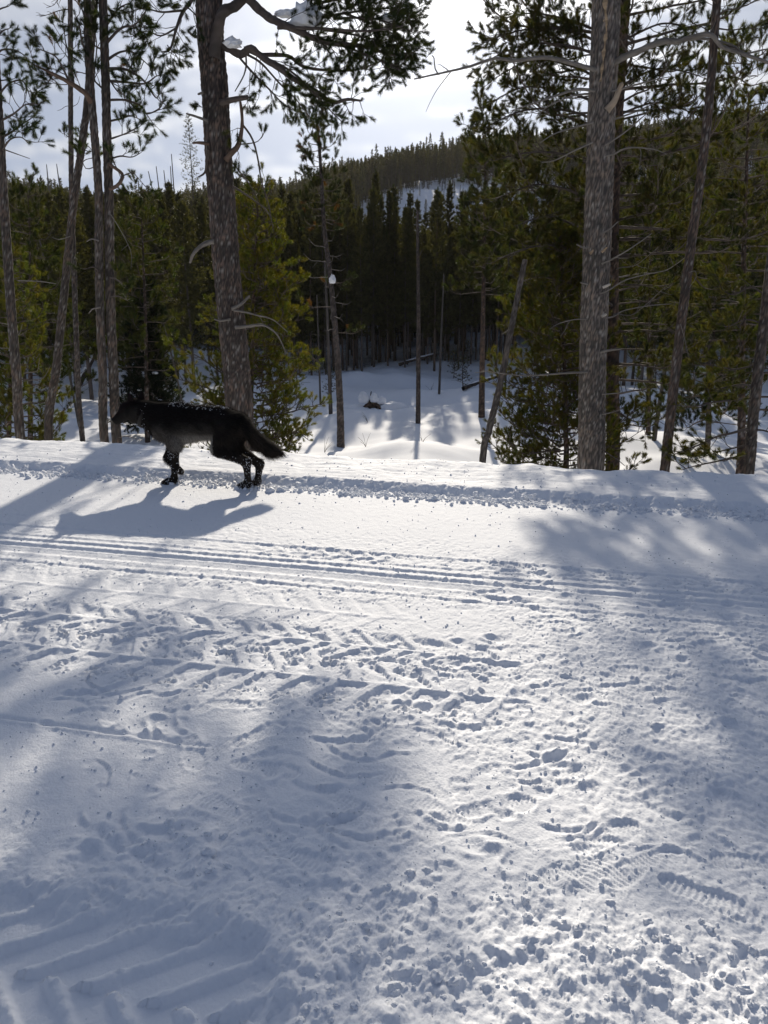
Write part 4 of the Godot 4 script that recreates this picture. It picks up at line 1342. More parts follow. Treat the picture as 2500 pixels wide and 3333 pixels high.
	whorls(o, lf, Vector3.ZERO, Vector3(-7.53, 2.39, -16.50) - o.position, 0.5, 5.8, 1.3, 90, rng, 0.7, 8.5, 0.32, 0.05, 0.1)
	leaf_out(lf, o)
	o = tree("tall green pine filling the gap behind the far left trunk", [Vector3(-11.60, -3.11, -25.00), Vector3(-11.11, 0.73, -25.00), Vector3(-10.82, 3.21, -25.00), Vector3(-10.71, 4.52, -25.00)], 0.10, 0.012, 12, 69, [REDDISH * 0.6, TAN, BLACK, PALE])
	lf = Leafage.new()
	lf.hue = Color(0.06, 0.075, 0.022)
	lf.size = 1.5
	whorls(o, lf, Vector3.ZERO, Vector3(-10.71, 4.52, -25.00) - o.position, 2.2, 8.6, 1.9, 60, rng, 0.7, 5.0, 0.5, 0.0)
	leaf_out(lf, o)
	o = tree("golden topped pine just right of the paired left trunks", [Vector3(-8.35, -3.01, -27.00), Vector3(-8.10, 0.64, -27.00), Vector3(-7.96, 3.32, -27.00), Vector3(-7.92, 4.51, -27.00)], 0.10, 0.012, 12, 70, [REDDISH * 0.6, TAN, BLACK, PALE])
	lf = Leafage.new()
	lf.hue = Color(0.065, 0.08, 0.022)
	lf.size = 1.5
	whorls(o, lf, Vector3.ZERO, Vector3(-7.92, 4.51, -27.00) - o.position, 2.5, 8.6, 1.5, 50, rng, 0.7, 5.0, 0.45, 0.0)
	leaf_out(lf, o)
	# dark fir behind the wolf's head
	o = tree("dark bushy fir on the valley floor above the wolf's head", [Vector3(-8.50, -2.14, -28.00), Vector3(-8.42, -0.36, -28.00), Vector3(-8.32, 1.38, -28.00), Vector3(-8.25, 2.77, -28.00)], 0.10, 0.012, 12, 71, [BLACK, BLACK, BLACK, GREY])
	lf = Leafage.new()
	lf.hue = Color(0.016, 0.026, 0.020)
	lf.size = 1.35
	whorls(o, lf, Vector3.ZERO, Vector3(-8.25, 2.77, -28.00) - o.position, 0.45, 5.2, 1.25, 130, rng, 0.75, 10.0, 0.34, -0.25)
	leaf_out(lf, o)
	# --- slim trees in the clearing
	var dark := [Color(0.10, 0.085, 0.08), Color(0.14, 0.10, 0.08), BLACK, GREY]
	o = tree("tall slim pine with a narrow top leaning left over the clearing", [Vector3(-1.62, -2.45, -28.50), Vector3(-1.70, -0.40, -28.50), Vector3(-1.89, 2.16, -28.50), Vector3(-2.05, 3.55, -28.50), Vector3(-2.13, 5.19, -28.50), Vector3(-2.18, 6.35, -28.50), Vector3(-2.28, 7.40, -28.50)], 0.145, 0.04, 14, 72, dark, 0.006, 20.0)
	lf = Leafage.new()
	lf.hue = Color(0.045, 0.055, 0.028)
	lf.size = 1.5
	lf.brown = 0.05
	whorls(o, lf, Vector3(-2.05, 3.55, -28.50) - o.position, Vector3(-2.31, 7.51, -28.50) - o.position, 0.2, 4.7, 0.62, 46, rng, 0.25, 6.0, 0.3, -0.1)
	whorls(o, lf, Vector3(-1.70, -0.40, -28.50) - o.position, Vector3(-2.05, 3.55, -28.50) - o.position, 0.6, 3.9, 0.9, 16, rng, 0.1, 3.0, 0.3, -0.2, 0.75)
	leaf_out(lf, o)
	o = tree("thin bare snag standing straight in the middle of the clearing", [Vector3(1.44, -3.56, -32.50), Vector3(1.43, -1.47, -32.50), Vector3(1.41, 0.40, -32.50), Vector3(1.37, 2.39, -32.50), Vector3(1.33, 3.96, -32.50), Vector3(1.32, 4.73, -32.50)], 0.105, 0.05, 12, 73, dark, 0.004, 20.0, "dead_snag", "snag")
	limbs(o, null, [
		[[Vector3(1.43, -2.67, -32.50), Vector3(1.33, -2.59, -32.50)], 0.02, 0.01, 0, 0, 0, W],
		[[Vector3(1.36, 2.92, -32.50), Vector3(1.52, 3.27, -32.50)], 0.02, 0.01, 0, 0, 0, W],
		[[Vector3(1.41, 0.40, -32.50), Vector3(1.22, 0.58, -32.50)], 0.02, 0.01, 0, 0, 0, W],
	], rng)
	o = tree("reddish trunked pine with a full crown at the right of the clearing", [Vector3(4.12, -3.45, -32.50), Vector3(4.07, -1.09, -32.50), Vector3(4.02, 1.49, -32.50), Vector3(3.97, 3.96, -32.50), Vector3(3.93, 5.99, -32.50), Vector3(3.90, 7.31, -32.50)], 0.14, 0.02, 12, 74, [REDDISH * 0.75, REDDISH, BLACK, TAN], 0.005, 20.0)
	lf = Leafage.new()
	lf.hue = Color(0.055, 0.066, 0.024)
	lf.size = 1.8
	whorls(o, lf, Vector3.ZERO, Vector3(3.90, 7.37, -32.50) - o.position, 4.9, 11.9, 1.15, 74, rng, 0.6, 4.5, 0.5, -0.05)
	leaf_out(lf, o)
	o = tree("grey dead trunk leaning right over the bank beside the clearing", [Vector3(1.72, -1.13, -13.20), Vector3(1.81, -0.53, -13.20), Vector3(1.94, 0.11, -13.20), Vector3(2.05, 0.77, -13.20), Vector3(2.15, 1.41, -13.20), Vector3(2.23, 1.92, -13.20), Vector3(2.29, 2.28, -13.20)], 0.075, 0.042, 20, 75, [Color(0.11, 0.10, 0.095), Color(0.15, 0.12, 0.10), BLACK, GREY], 0.005, 30.0, "leaning_snag", "snag")
	limbs(o, null, [
		[[Vector3(2.14, 1.26, -13.20), Vector3(2.07, 1.17, -13.20), Vector3(1.98, 1.09, -13.20)], 0.010, 0.005, 0, 0, 0, D],
		[[Vector3(2.20, 1.70, -13.20), Vector3(2.25, 1.59, -13.20), Vector3(2.22, 1.50, -13.20)], 0.006, 0.003, 0, 0, 0, D],
		[[Vector3(1.84, -0.41, -13.20), Vector3(1.89, -0.33, -13.20)], 0.016, 0.010, 0, 0, 0, W],
	], rng)
	# --- right: the big grey trunk
	o = tree("biggest grey trunk on the right with many dead branches", [Vector3(3.64, -1.19, -13.30), Vector3(3.58, -0.14, -13.30), Vector3(3.53, 0.80, -13.30), Vector3(3.49, 1.85, -13.30), Vector3(3.46, 2.71, -13.30), Vector3(3.43, 3.55, -13.30), Vector3(3.39, 4.35, -13.30), Vector3(3.37, 5.18, -13.30), Vector3(3.34, 5.99, -13.30), Vector3(3.31, 6.82, -13.30), Vector3(3.27, 7.73, -13.30)], 0.236, 0.20, 76, 76, [Color(0.175, 0.152, 0.135), Color(0.235, 0.18, 0.14), Color(0.036, 0.034, 0.033), Color(0.33, 0.305, 0.275)], 0.013, 30.0)
	lf = null
	limbs(o, null, [
		[[Vector3(3.49, 5.11, -13.20), Vector3(3.59, 5.16, -13.09), Vector3(3.76, 5.20, -12.98), Vector3(4.05, 5.28, -12.87), Vector3(4.30, 5.31, -12.76), Vector3(4.59, 5.28, -12.64), Vector3(4.83, 5.15, -12.53), Vector3(5.11, 5.00, -12.42), Vector3(5.45, 4.83, -12.31), Vector3(5.69, 4.68, -12.20)], 0.052, 0.016, 2.2, -0.5, 0.1, D],
		[[Vector3(4.49, 5.31, -12.70), Vector3(4.68, 5.29, -12.62), Vector3(4.96, 5.16, -12.54), Vector3(5.11, 5.04, -12.46), Vector3(5.33, 5.06, -12.38), Vector3(5.55, 5.11, -12.30)], 0.022, 0.008, 2.5, -0.4, 0.2, D],
		[[Vector3(3.20, 5.00, -13.10), Vector3(3.00, 5.03, -13.00), Vector3(2.79, 5.07, -12.90), Vector3(2.38, 5.09, -12.80), Vector3(1.93, 5.05, -12.70), Vector3(1.59, 5.01, -12.60), Vector3(1.26, 4.92, -12.50), Vector3(0.87, 4.79, -12.40), Vector3(0.42, 4.63, -12.30)], 0.036, 0.009, 1.0, -0.3, 0.0, D],
		[[Vector3(0.79, 4.77, -12.40), Vector3(0.73, 4.84, -12.40), Vector3(0.71, 4.97, -12.40), Vector3(0.69, 5.05, -12.40)], 0.010, 0.006, 0, 0, 0, D],
		[[Vector3(0.97, 4.84, -12.50), Vector3(0.78, 4.61, -12.50), Vector3(0.68, 4.45, -12.50), Vector3(0.62, 4.34, -12.50)], 0.007, 0.003, 0, 0, 0, D],
		[[Vector3(3.20, 4.72, -13.10), Vector3(2.91, 4.71, -12.95), Vector3(2.60, 4.60, -12.80), Vector3(2.22, 4.45, -12.65), Vector3(1.83, 4.30, -12.50)], 0.026, 0.006, 2.0, -0.35, 0.0, D],
		[[Vector3(3.16, 4.68, -13.10), Vector3(2.89, 4.68, -13.23), Vector3(2.58, 4.57, -13.37), Vector3(2.42, 4.45, -13.50)], 0.018, 0.006, 2.0, -0.35, 0.0, D],
		[[Vector3(3.22, 4.28, -13.10), Vector3(2.86, 4.18, -12.97), Vector3(2.56, 4.06, -12.83), Vector3(2.32, 3.91, -12.70)], 0.016, 0.006, 2.0, -0.3, 0.0, D],
		[[Vector3(3.23, 4.00, -13.10), Vector3(2.94, 3.88, -13.20), Vector3(2.71, 3.78, -13.30), Vector3(2.51, 3.75, -13.40)], 0.016, 0.006, 2.0, -0.3, 0.0, D],
		[[Vector3(3.41, 4.44, -13.10), Vector3(3.51, 4.57, -13.10), Vector3(3.56, 4.69, -13.10), Vector3(3.60, 4.80, -13.10)], 0.06, 0.035, 0, 0, 0, Color(0.30, 0.24, 0.18)],
		[[Vector3(3.45, 4.72, -13.20), Vector3(3.53, 4.72, -13.10), Vector3(3.75, 4.77, -13.00), Vector3(4.02, 4.82, -12.90), Vector3(4.28, 4.88, -12.80)], 0.022, 0.006, 2.5, -0.35, 0.0, D],
		[[Vector3(3.48, 4.32, -13.20), Vector3(3.66, 4.39, -13.33), Vector3(4.06, 4.54, -13.47), Vector3(4.39, 4.70, -13.60)], 0.018, 0.006, 2.0, -0.3, 0.0, D],
		[[Vector3(3.43, 3.96, -13.10), Vector3(3.50, 4.00, -12.97), Vector3(3.73, 4.16, -12.83), Vector3(3.97, 4.38, -12.70)], 0.016, 0.006, 2.0, -0.3, 0.0, D],
		[[Vector3(3.44, 3.81, -13.10), Vector3(3.55, 3.82, -13.00), Vector3(3.72, 3.89, -12.90), Vector3(4.11, 3.88, -12.80), Vector3(4.31, 3.79, -12.70)], 0.016, 0.005, 3.0, -0.35, 0.0, D],
		[[Vector3(3.48, 2.67, -13.10), Vector3(3.56, 2.72, -13.00), Vector3(3.69, 2.84, -12.90)], 0.016, 0.008, 0, 0, 0, D],
		[[Vector3(3.51, 2.21, -13.10), Vector3(3.58, 2.25, -12.93), Vector3(3.81, 2.41, -12.77), Vector3(4.13, 2.64, -12.60)], 0.016, 0.006, 1.5, -0.25, 0.0, D],
		[[Vector3(3.53, 1.75, -13.10), Vector3(3.60, 1.79, -13.00), Vector3(3.89, 1.96, -12.90), Vector3(4.18, 2.05, -12.80), Vector3(4.45, 2.10, -12.70)], 0.014, 0.005, 1.5, -0.25, 0.0, D],
		[[Vector3(3.54, 1.34, -13.10), Vector3(3.81, 1.38, -13.20), Vector3(3.99, 1.47, -13.30), Vector3(4.38, 1.55, -13.40), Vector3(4.79, 1.58, -13.50)], 0.014, 0.005, 1.5, -0.25, 0.0, D],
		[[Vector3(3.60, 0.80, -13.10), Vector3(3.68, 0.84, -13.00), Vector3(3.89, 0.87, -12.90)], 0.024, 0.014, 0, 0, 0, D],
		[[Vector3(3.40, 0.48, -13.10), Vector3(3.00, 0.47, -13.00), Vector3(2.49, 0.44, -12.90), Vector3(2.07, 0.48, -12.80), Vector3(1.60, 0.55, -12.70)], 0.020, 0.006, 1.6, -0.3, 0.1, D],
		[[Vector3(3.34, 1.34, -13.10), Vector3(3.09, 1.34, -12.97), Vector3(2.84, 1.28, -12.83), Vector3(2.67, 1.20, -12.70)], 0.012, 0.005, 2.0, -0.3, 0.0, D],
		[[Vector3(3.27, 2.46, -13.05), Vector3(3.20, 2.45, -13.05), Vector3(3.07, 2.50, -13.05)], 0.014, 0.008, 0, 0, 0, D],
		[[Vector3(3.28, 2.36, -12.98), Vector3(3.33, 2.41, -12.98)], 0.022, 0.016, 0, 0, 0, Color(0.34, 0.25, 0.16)],
		[[Vector3(3.47, 2.38, -13.00), Vector3(3.54, 2.45, -13.00)], 0.022, 0.014, 0, 0, 0, Color(0.34, 0.25, 0.16)],
		[[Vector3(3.30, 1.89, -13.05), Vector3(3.19, 1.92, -13.05)], 0.018, 0.012, 0, 0, 0, D],
		[[Vector3(3.53, 1.84, -13.00), Vector3(3.63, 1.89, -13.00)], 0.026, 0.020, 0, 0, 0, Color(0.42, 0.38, 0.33)],
		[[Vector3(3.55, 1.39, -13.00), Vector3(3.62, 1.42, -13.00)], 0.026, 0.020, 0, 0, 0, Color(0.42, 0.38, 0.33)],
		[[Vector3(3.68, 0.11, -13.10), Vector3(3.88, 0.14, -13.00), Vector3(4.10, 0.18, -12.90)], 0.014, 0.005, 0, 0, 0, D],
		[[Vector3(3.71, -0.23, -13.10), Vector3(3.87, -0.17, -13.00), Vector3(3.99, -0.11, -12.90)], 0.012, 0.005, 0, 0, 0, D],
		[[Vector3(3.74, -0.83, -13.10), Vector3(3.97, -0.97, -13.00), Vector3(4.11, -1.08, -12.90)], 0.014, 0.005, 3.0, -0.3, 0.1, W],
	], rng)
	# a torn strip of bare wood down its upper face
	var strip := MB.new()
	var sp := curve([Vector3(3.28, 6.16, -13.07), Vector3(3.29, 5.80, -13.07), Vector3(3.32, 5.56, -13.07), Vector3(3.31, 5.25, -13.07), Vector3(3.30, 5.00, -13.07), Vector3(3.29, 4.84, -13.07)], 0.05)
	for k in sp.size() - 1:
		var f0 := float(k) / sp.size()
		var f1 := float(k + 1) / sp.size()
		var w0 := (0.035 + 0.02 * sin(k * 1.3)) * (1.0 - f0 * 0.5)
		var w1 := (0.035 + 0.02 * sin((k + 1) * 1.3)) * (1.0 - f1 * 0.5)
		var c := Color(0.42, 0.31, 0.20) * (0.8 + 0.2 * sin(k * 2.1))
		var a := sp[k] - o.position
		var b := sp[k + 1] - o.position
		var back := Vector3(0, 0, -0.05)
		strip.tri(a - Vector3(w0, 0, 0) + back, b - Vector3(w1, 0, 0) + back, b, c)
		strip.tri(a - Vector3(w0, 0, 0) + back, b, a, c)
		strip.tri(a, b, b + Vector3(w1, 0, 0) + back, c)
		strip.tri(a, b + Vector3(w1, 0, 0) + back, a + Vector3(w0, 0, 0) + back, c)
	part("torn_bark_strip", strip.mesh(), mats.bark, o)
	# the leafy pine behind it
	o = tree("leafy pine with a reddish trunk close behind the biggest grey trunk", [Vector3(4.90, -1.77, -16.20), Vector3(4.69, 0.57, -16.20), Vector3(4.54, 2.38, -16.20), Vector3(4.46, 3.58, -16.20), Vector3(4.42, 4.73, -16.20), Vector3(4.40, 5.99, -16.20), Vector3(4.39, 6.89, -16.20), Vector3(4.37, 7.90, -16.20), Vector3(4.32, 9.02, -16.20)], 0.15, 0.11, 26, 77, [REDDISH * 0.75, REDDISH, BLACK, TAN], 0.008, 26.0)
	lf = Leafage.new()
	lf.hue = Color(0.074, 0.078, 0.030)
	lf.size = 1.05
	whorls(o, lf, Vector3.ZERO, Vector3(4.33, 7.76, -16.20) - o.position, 2.6, 6.5, 2.1, 34, rng, 0.15, 6.5, 0.42, -0.12, 0.12)
	whorls(o, lf, Vector3.ZERO, Vector3(4.33, 7.76, -16.20) - o.position, 6.0, 12.6, 3.0, 66, rng, 0.18, 6.4, 0.5, -0.02, 0.12)
	limbs(o, lf, [
		[[Vector3(4.54, 2.03, -16.10), Vector3(3.75, 2.45, -15.33), Vector3(3.05, 2.56, -14.55), Vector3(2.43, 2.48, -13.78), Vector3(1.84, 2.28, -13.00)], 0.03, 0.008, 11.0, 0.5, 0.1, W],
		[[Vector3(4.59, 1.49, -16.10), Vector3(3.67, 1.85, -15.20), Vector3(2.87, 2.01, -14.30), Vector3(2.23, 1.92, -13.40)], 0.03, 0.008, 10.0, 0.5, 0.1, W],
		[[Vector3(4.50, 2.55, -16.10), Vector3(3.61, 2.92, -15.27), Vector3(2.84, 3.02, -14.43), Vector3(2.15, 2.81, -13.60)], 0.03, 0.008, 10.0, 0.5, 0.1, W],
		[[Vector3(4.46, 3.15, -16.10), Vector3(3.62, 3.50, -15.47), Vector3(2.72, 3.59, -14.83), Vector3(1.90, 3.29, -14.20)], 0.03, 0.008, 9.0, 0.55, 0.1, W],
		[[Vector3(4.42, 3.90, -16.10), Vector3(3.52, 4.16, -15.60), Vector3(2.66, 4.16, -15.10), Vector3(1.77, 3.93, -14.60)], 0.03, 0.008, 9.0, 0.55, 0.1, W],
		[[Vector3(4.39, 4.71, -16.10), Vector3(3.41, 4.96, -15.73), Vector3(2.50, 4.89, -15.37), Vector3(1.72, 4.52, -15.00)], 0.03, 0.008, 9.0, 0.55, 0.1, W],
		[[Vector3(4.37, 5.96, -16.10), Vector3(3.42, 6.26, -15.80), Vector3(2.54, 6.24, -15.50), Vector3(1.77, 5.95, -15.20)], 0.03, 0.008, 14.0, 0.55, 0.1, W],
		[[Vector3(4.38, 5.35, -16.10), Vector3(3.67, 5.79, -16.33), Vector3(2.83, 6.00, -16.57), Vector3(2.09, 5.72, -16.80)], 0.03, 0.008, 14.0, 0.5, 0.05, W],
		[[Vector3(4.37, 5.81, -16.10), Vector3(3.45, 6.05, -15.87), Vector3(2.57, 6.03, -15.63), Vector3(1.81, 5.70, -15.40)], 0.03, 0.008, 14.0, 0.5, 0.05, W],
		[[Vector3(4.38, 5.03, -16.10), Vector3(3.51, 5.38, -16.27), Vector3(2.65, 5.50, -16.43), Vector3(1.91, 5.20, -16.60)], 0.03, 0.008, 14.0, 0.5, 0.05, W],
		[[Vector3(4.35, 6.19, -16.10), Vector3(3.53, 6.59, -16.33), Vector3(2.79, 6.81, -16.57), Vector3(2.18, 6.71, -16.80)], 0.03, 0.008, 14.0, 0.5, 0.05, W],
		[[Vector3(4.37, 5.42, -16.10), Vector3(4.97, 5.65, -15.75), Vector3(5.61, 5.45, -15.40)], 0.025, 0.008, 10.0, 0.5, 0.05, W],
		[[Vector3(4.39, 4.95, -16.10), Vector3(5.25, 5.25, -16.45), Vector3(6.20, 5.09, -16.80)], 0.025, 0.008, 10.0, 0.5, 0.05, W],
		[[Vector3(4.37, 6.19, -16.10), Vector3(5.01, 6.42, -15.85), Vector3(5.51, 6.27, -15.60)], 0.025, 0.008, 10.0, 0.5, 0.05, W],
	], rng)
	leaf_out(lf, o)
	o = tree("low bushy pine spreading round the foot of the biggest grey trunk", [Vector3(3.61, -1.95, -14.90), Vector3(3.52, -0.56, -14.90), Vector3(3.35, 1.18, -14.90), Vector3(3.24, 2.34, -14.90), Vector3(3.20, 2.82, -14.90)], 0.08, 0.012, 14, 78, [REDDISH * 0.7, TAN, BLACK, PALE])
	lf = Leafage.new()
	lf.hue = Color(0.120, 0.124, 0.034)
	lf.size = 0.85
	whorls(o, lf, Vector3.ZERO, Vector3(3.19, 2.90, -14.90) - o.position, 0.5, 6.4, 1.5, 140, rng, 0.55, 12.0, 0.34, 0.05)
	leaf_out(lf, o)
	# --- right slim trunks
	o = tree("slim reddish brown trunk leaning right near the right edge", [Vector3(4.69, -1.12, -12.60), Vector3(4.69, -0.19, -12.60), Vector3(4.70, 0.85, -12.60), Vector3(4.72, 1.85, -12.60), Vector3(4.74, 2.67, -12.60), Vector3(4.77, 3.39, -12.60), Vector3(4.78, 4.09, -12.60), Vector3(4.77, 4.83, -12.60), Vector3(4.75, 5.42, -12.60), Vector3(4.73, 5.94, -12.60), Vector3(4.70, 6.67, -12.60)], 0.088, 0.055, 30, 79, [Color(0.105, 0.078, 0.064), Color(0.15, 0.10, 0.075), BLACK, PALE], 0.006, 32.0)
	lf = Leafage.new()
	lf.size = 1.15
	lf.hue = Color(0.05, 0.062, 0.03)
	limbs(o, lf, [
		[[Vector3(4.75, 5.54, -12.60), Vector3(4.84, 5.61, -12.47), Vector3(4.98, 5.61, -12.33), Vector3(5.17, 5.63, -12.20)], 0.012, 0.005, 7.0, 0.3, 0.2, W],
		[[Vector3(4.75, 5.42, -12.60), Vector3(5.03, 5.42, -12.70), Vector3(5.27, 5.48, -12.80), Vector3(5.52, 5.47, -12.90)], 0.012, 0.005, 6.0, 0.3, 0.3, W],
		[[Vector3(4.76, 5.13, -12.60), Vector3(4.88, 5.18, -12.50), Vector3(5.01, 5.08, -12.40), Vector3(5.08, 4.93, -12.30)], 0.010, 0.005, 6.0, 0.3, 0.2, W],
		[[Vector3(4.75, 5.30, -12.60), Vector3(4.64, 5.45, -12.75), Vector3(4.55, 5.57, -12.90)], 0.010, 0.005, 6.0, 0.28, 0.1, W],
		[[Vector3(4.74, 5.71, -12.60), Vector3(4.53, 5.72, -12.40), Vector3(4.34, 5.62, -12.20)], 0.010, 0.005, 6.0, 0.28, 0.1, W],
		[[Vector3(4.66, 1.29, -12.50), Vector3(4.78, 1.01, -12.50), Vector3(4.82, 0.79, -12.50)], 0.006, 0.003, 0, 0, 0, D],
		[[Vector3(4.71, 2.06, -12.50), Vector3(4.79, 2.09, -12.50), Vector3(4.79, 1.99, -12.50), Vector3(4.75, 1.84, -12.50)], 0.006, 0.003, 0, 0, 0, D],
	], rng)
	leaf_out(lf, o)
	o = tree("thick trunk leaning right at the bottom of the right edge", [Vector3(6.19, -1.20, -12.80), Vector3(6.15, -0.45, -12.80), Vector3(6.13, 0.24, -12.80), Vector3(6.12, 0.99, -12.80), Vector3(6.11, 1.71, -12.80), Vector3(6.10, 2.41, -12.80), Vector3(6.11, 3.35, -12.80), Vector3(6.11, 4.13, -12.80)], 0.10, 0.07, 28, 80, slim, 0.007, 30.0)
	lf = Leafage.new()
	lf.size = 1.1
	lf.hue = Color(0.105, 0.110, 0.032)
	limbs(o, lf, [
		[[Vector3(6.11, 0.09, -12.80), Vector3(5.76, 0.07, -12.68), Vector3(5.30, 0.06, -12.55), Vector3(4.99, 0.03, -12.43), Vector3(4.73, 0.01, -12.30)], 0.022, 0.006, 6.0, 0.36, 0.15, W],
		[[Vector3(6.11, -0.41, -12.80), Vector3(5.75, -0.47, -12.65), Vector3(5.50, -0.51, -12.50), Vector3(5.11, -0.62, -12.35), Vector3(4.60, -0.69, -12.20)], 0.024, 0.006, 6.0, 0.4, 0.15, W],
		[[Vector3(6.14, -0.86, -12.80), Vector3(5.82, -0.91, -12.70), Vector3(5.53, -0.96, -12.60), Vector3(5.13, -0.99, -12.50), Vector3(4.85, -1.01, -12.40)], 0.022, 0.006, 7.0, 0.4, 0.2, W],
		[[Vector3(6.12, 0.66, -12.80), Vector3(5.96, 0.55, -13.00), Vector3(5.82, 0.53, -13.20), Vector3(5.42, 0.60, -13.40)], 0.018, 0.006, 7.0, 0.36, 0.2, W],
		[[Vector3(6.12, 0.24, -12.80), Vector3(5.93, 0.30, -12.93), Vector3(5.69, 0.21, -13.07), Vector3(5.51, 0.20, -13.20)], 0.018, 0.006, 7.0, 0.36, 0.2, W],
		[[Vector3(6.11, 1.28, -12.80), Vector3(5.88, 1.34, -12.97), Vector3(5.67, 1.22, -13.13), Vector3(5.49, 1.33, -13.30)], 0.018, 0.006, 7.5, 0.4, 0.2, W],
		[[Vector3(6.09, 1.71, -12.80), Vector3(5.91, 1.85, -13.00), Vector3(5.71, 1.73, -13.20), Vector3(5.53, 1.85, -13.40)], 0.018, 0.006, 7.5, 0.4, 0.2, W],
		[[Vector3(6.15, -0.45, -12.80), Vector3(6.25, -0.42, -12.60), Vector3(6.39, -0.46, -12.40)], 0.018, 0.006, 7.0, 0.36, 0.2, W],
		[[Vector3(6.15, -0.69, -12.80), Vector3(5.81, -0.84, -13.05), Vector3(5.61, -1.04, -13.30)], 0.018, 0.006, 6.0, 0.36, 0.1, W],
	], rng)
	leaf_out(lf, o)
	o = tree("broad pine with glinting needles covering the right edge", [Vector3(8.74, -2.40, -18.50), Vector3(8.46, -0.04, -18.50), Vector3(8.18, 2.46, -18.50), Vector3(8.01, 4.21, -18.50), Vector3(7.85, 5.87, -18.50)], 0.12, 0.02, 16, 81, [REDDISH * 0.7, TAN, BLACK, PALE])
	lf = Leafage.new()
	lf.size = 1.25
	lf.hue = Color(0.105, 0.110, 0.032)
	whorls(o, lf, Vector3.ZERO, Vector3(7.84, 6.13, -18.50) - o.position, 2.4, 10.6, 2.2, 74, rng, 0.5, 5.5, 0.44, -0.05)
	leaf_out(lf, o)
	o = tree("mid sized pine between the biggest grey trunk and the slim reddish trunk", [Vector3(9.36, -3.51, -27.00), Vector3(9.09, -0.28, -27.00), Vector3(8.83, 2.74, -27.00), Vector3(8.73, 4.03, -27.00)], 0.10, 0.02, 12, 82, [REDDISH * 0.6, TAN, BLACK, PALE])
	lf = Leafage.new()
	lf.size = 1.6
	lf.hue = Color(0.052, 0.064, 0.022)
	whorls(o, lf, Vector3.ZERO, Vector3(8.72, 4.17, -27.00) - o.position, 3.4, 8.0, 1.7, 50, rng, 0.6, 5.0, 0.5, -0.05)
	leaf_out(lf, o)
	o = tree("dark pine in shade behind the slim reddish trunk", [Vector3(10.17, -2.47, -24.00), Vector3(9.88, -0.05, -24.00), Vector3(9.60, 2.64, -24.00), Vector3(9.44, 4.17, -24.00)], 0.10, 0.02, 12, 83, dark)
	lf = Leafage.new()
	lf.size = 1.5
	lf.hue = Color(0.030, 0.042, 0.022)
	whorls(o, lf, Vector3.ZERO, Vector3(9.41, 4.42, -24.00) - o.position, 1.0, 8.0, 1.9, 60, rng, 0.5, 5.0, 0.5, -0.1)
	leaf_out(lf, o)


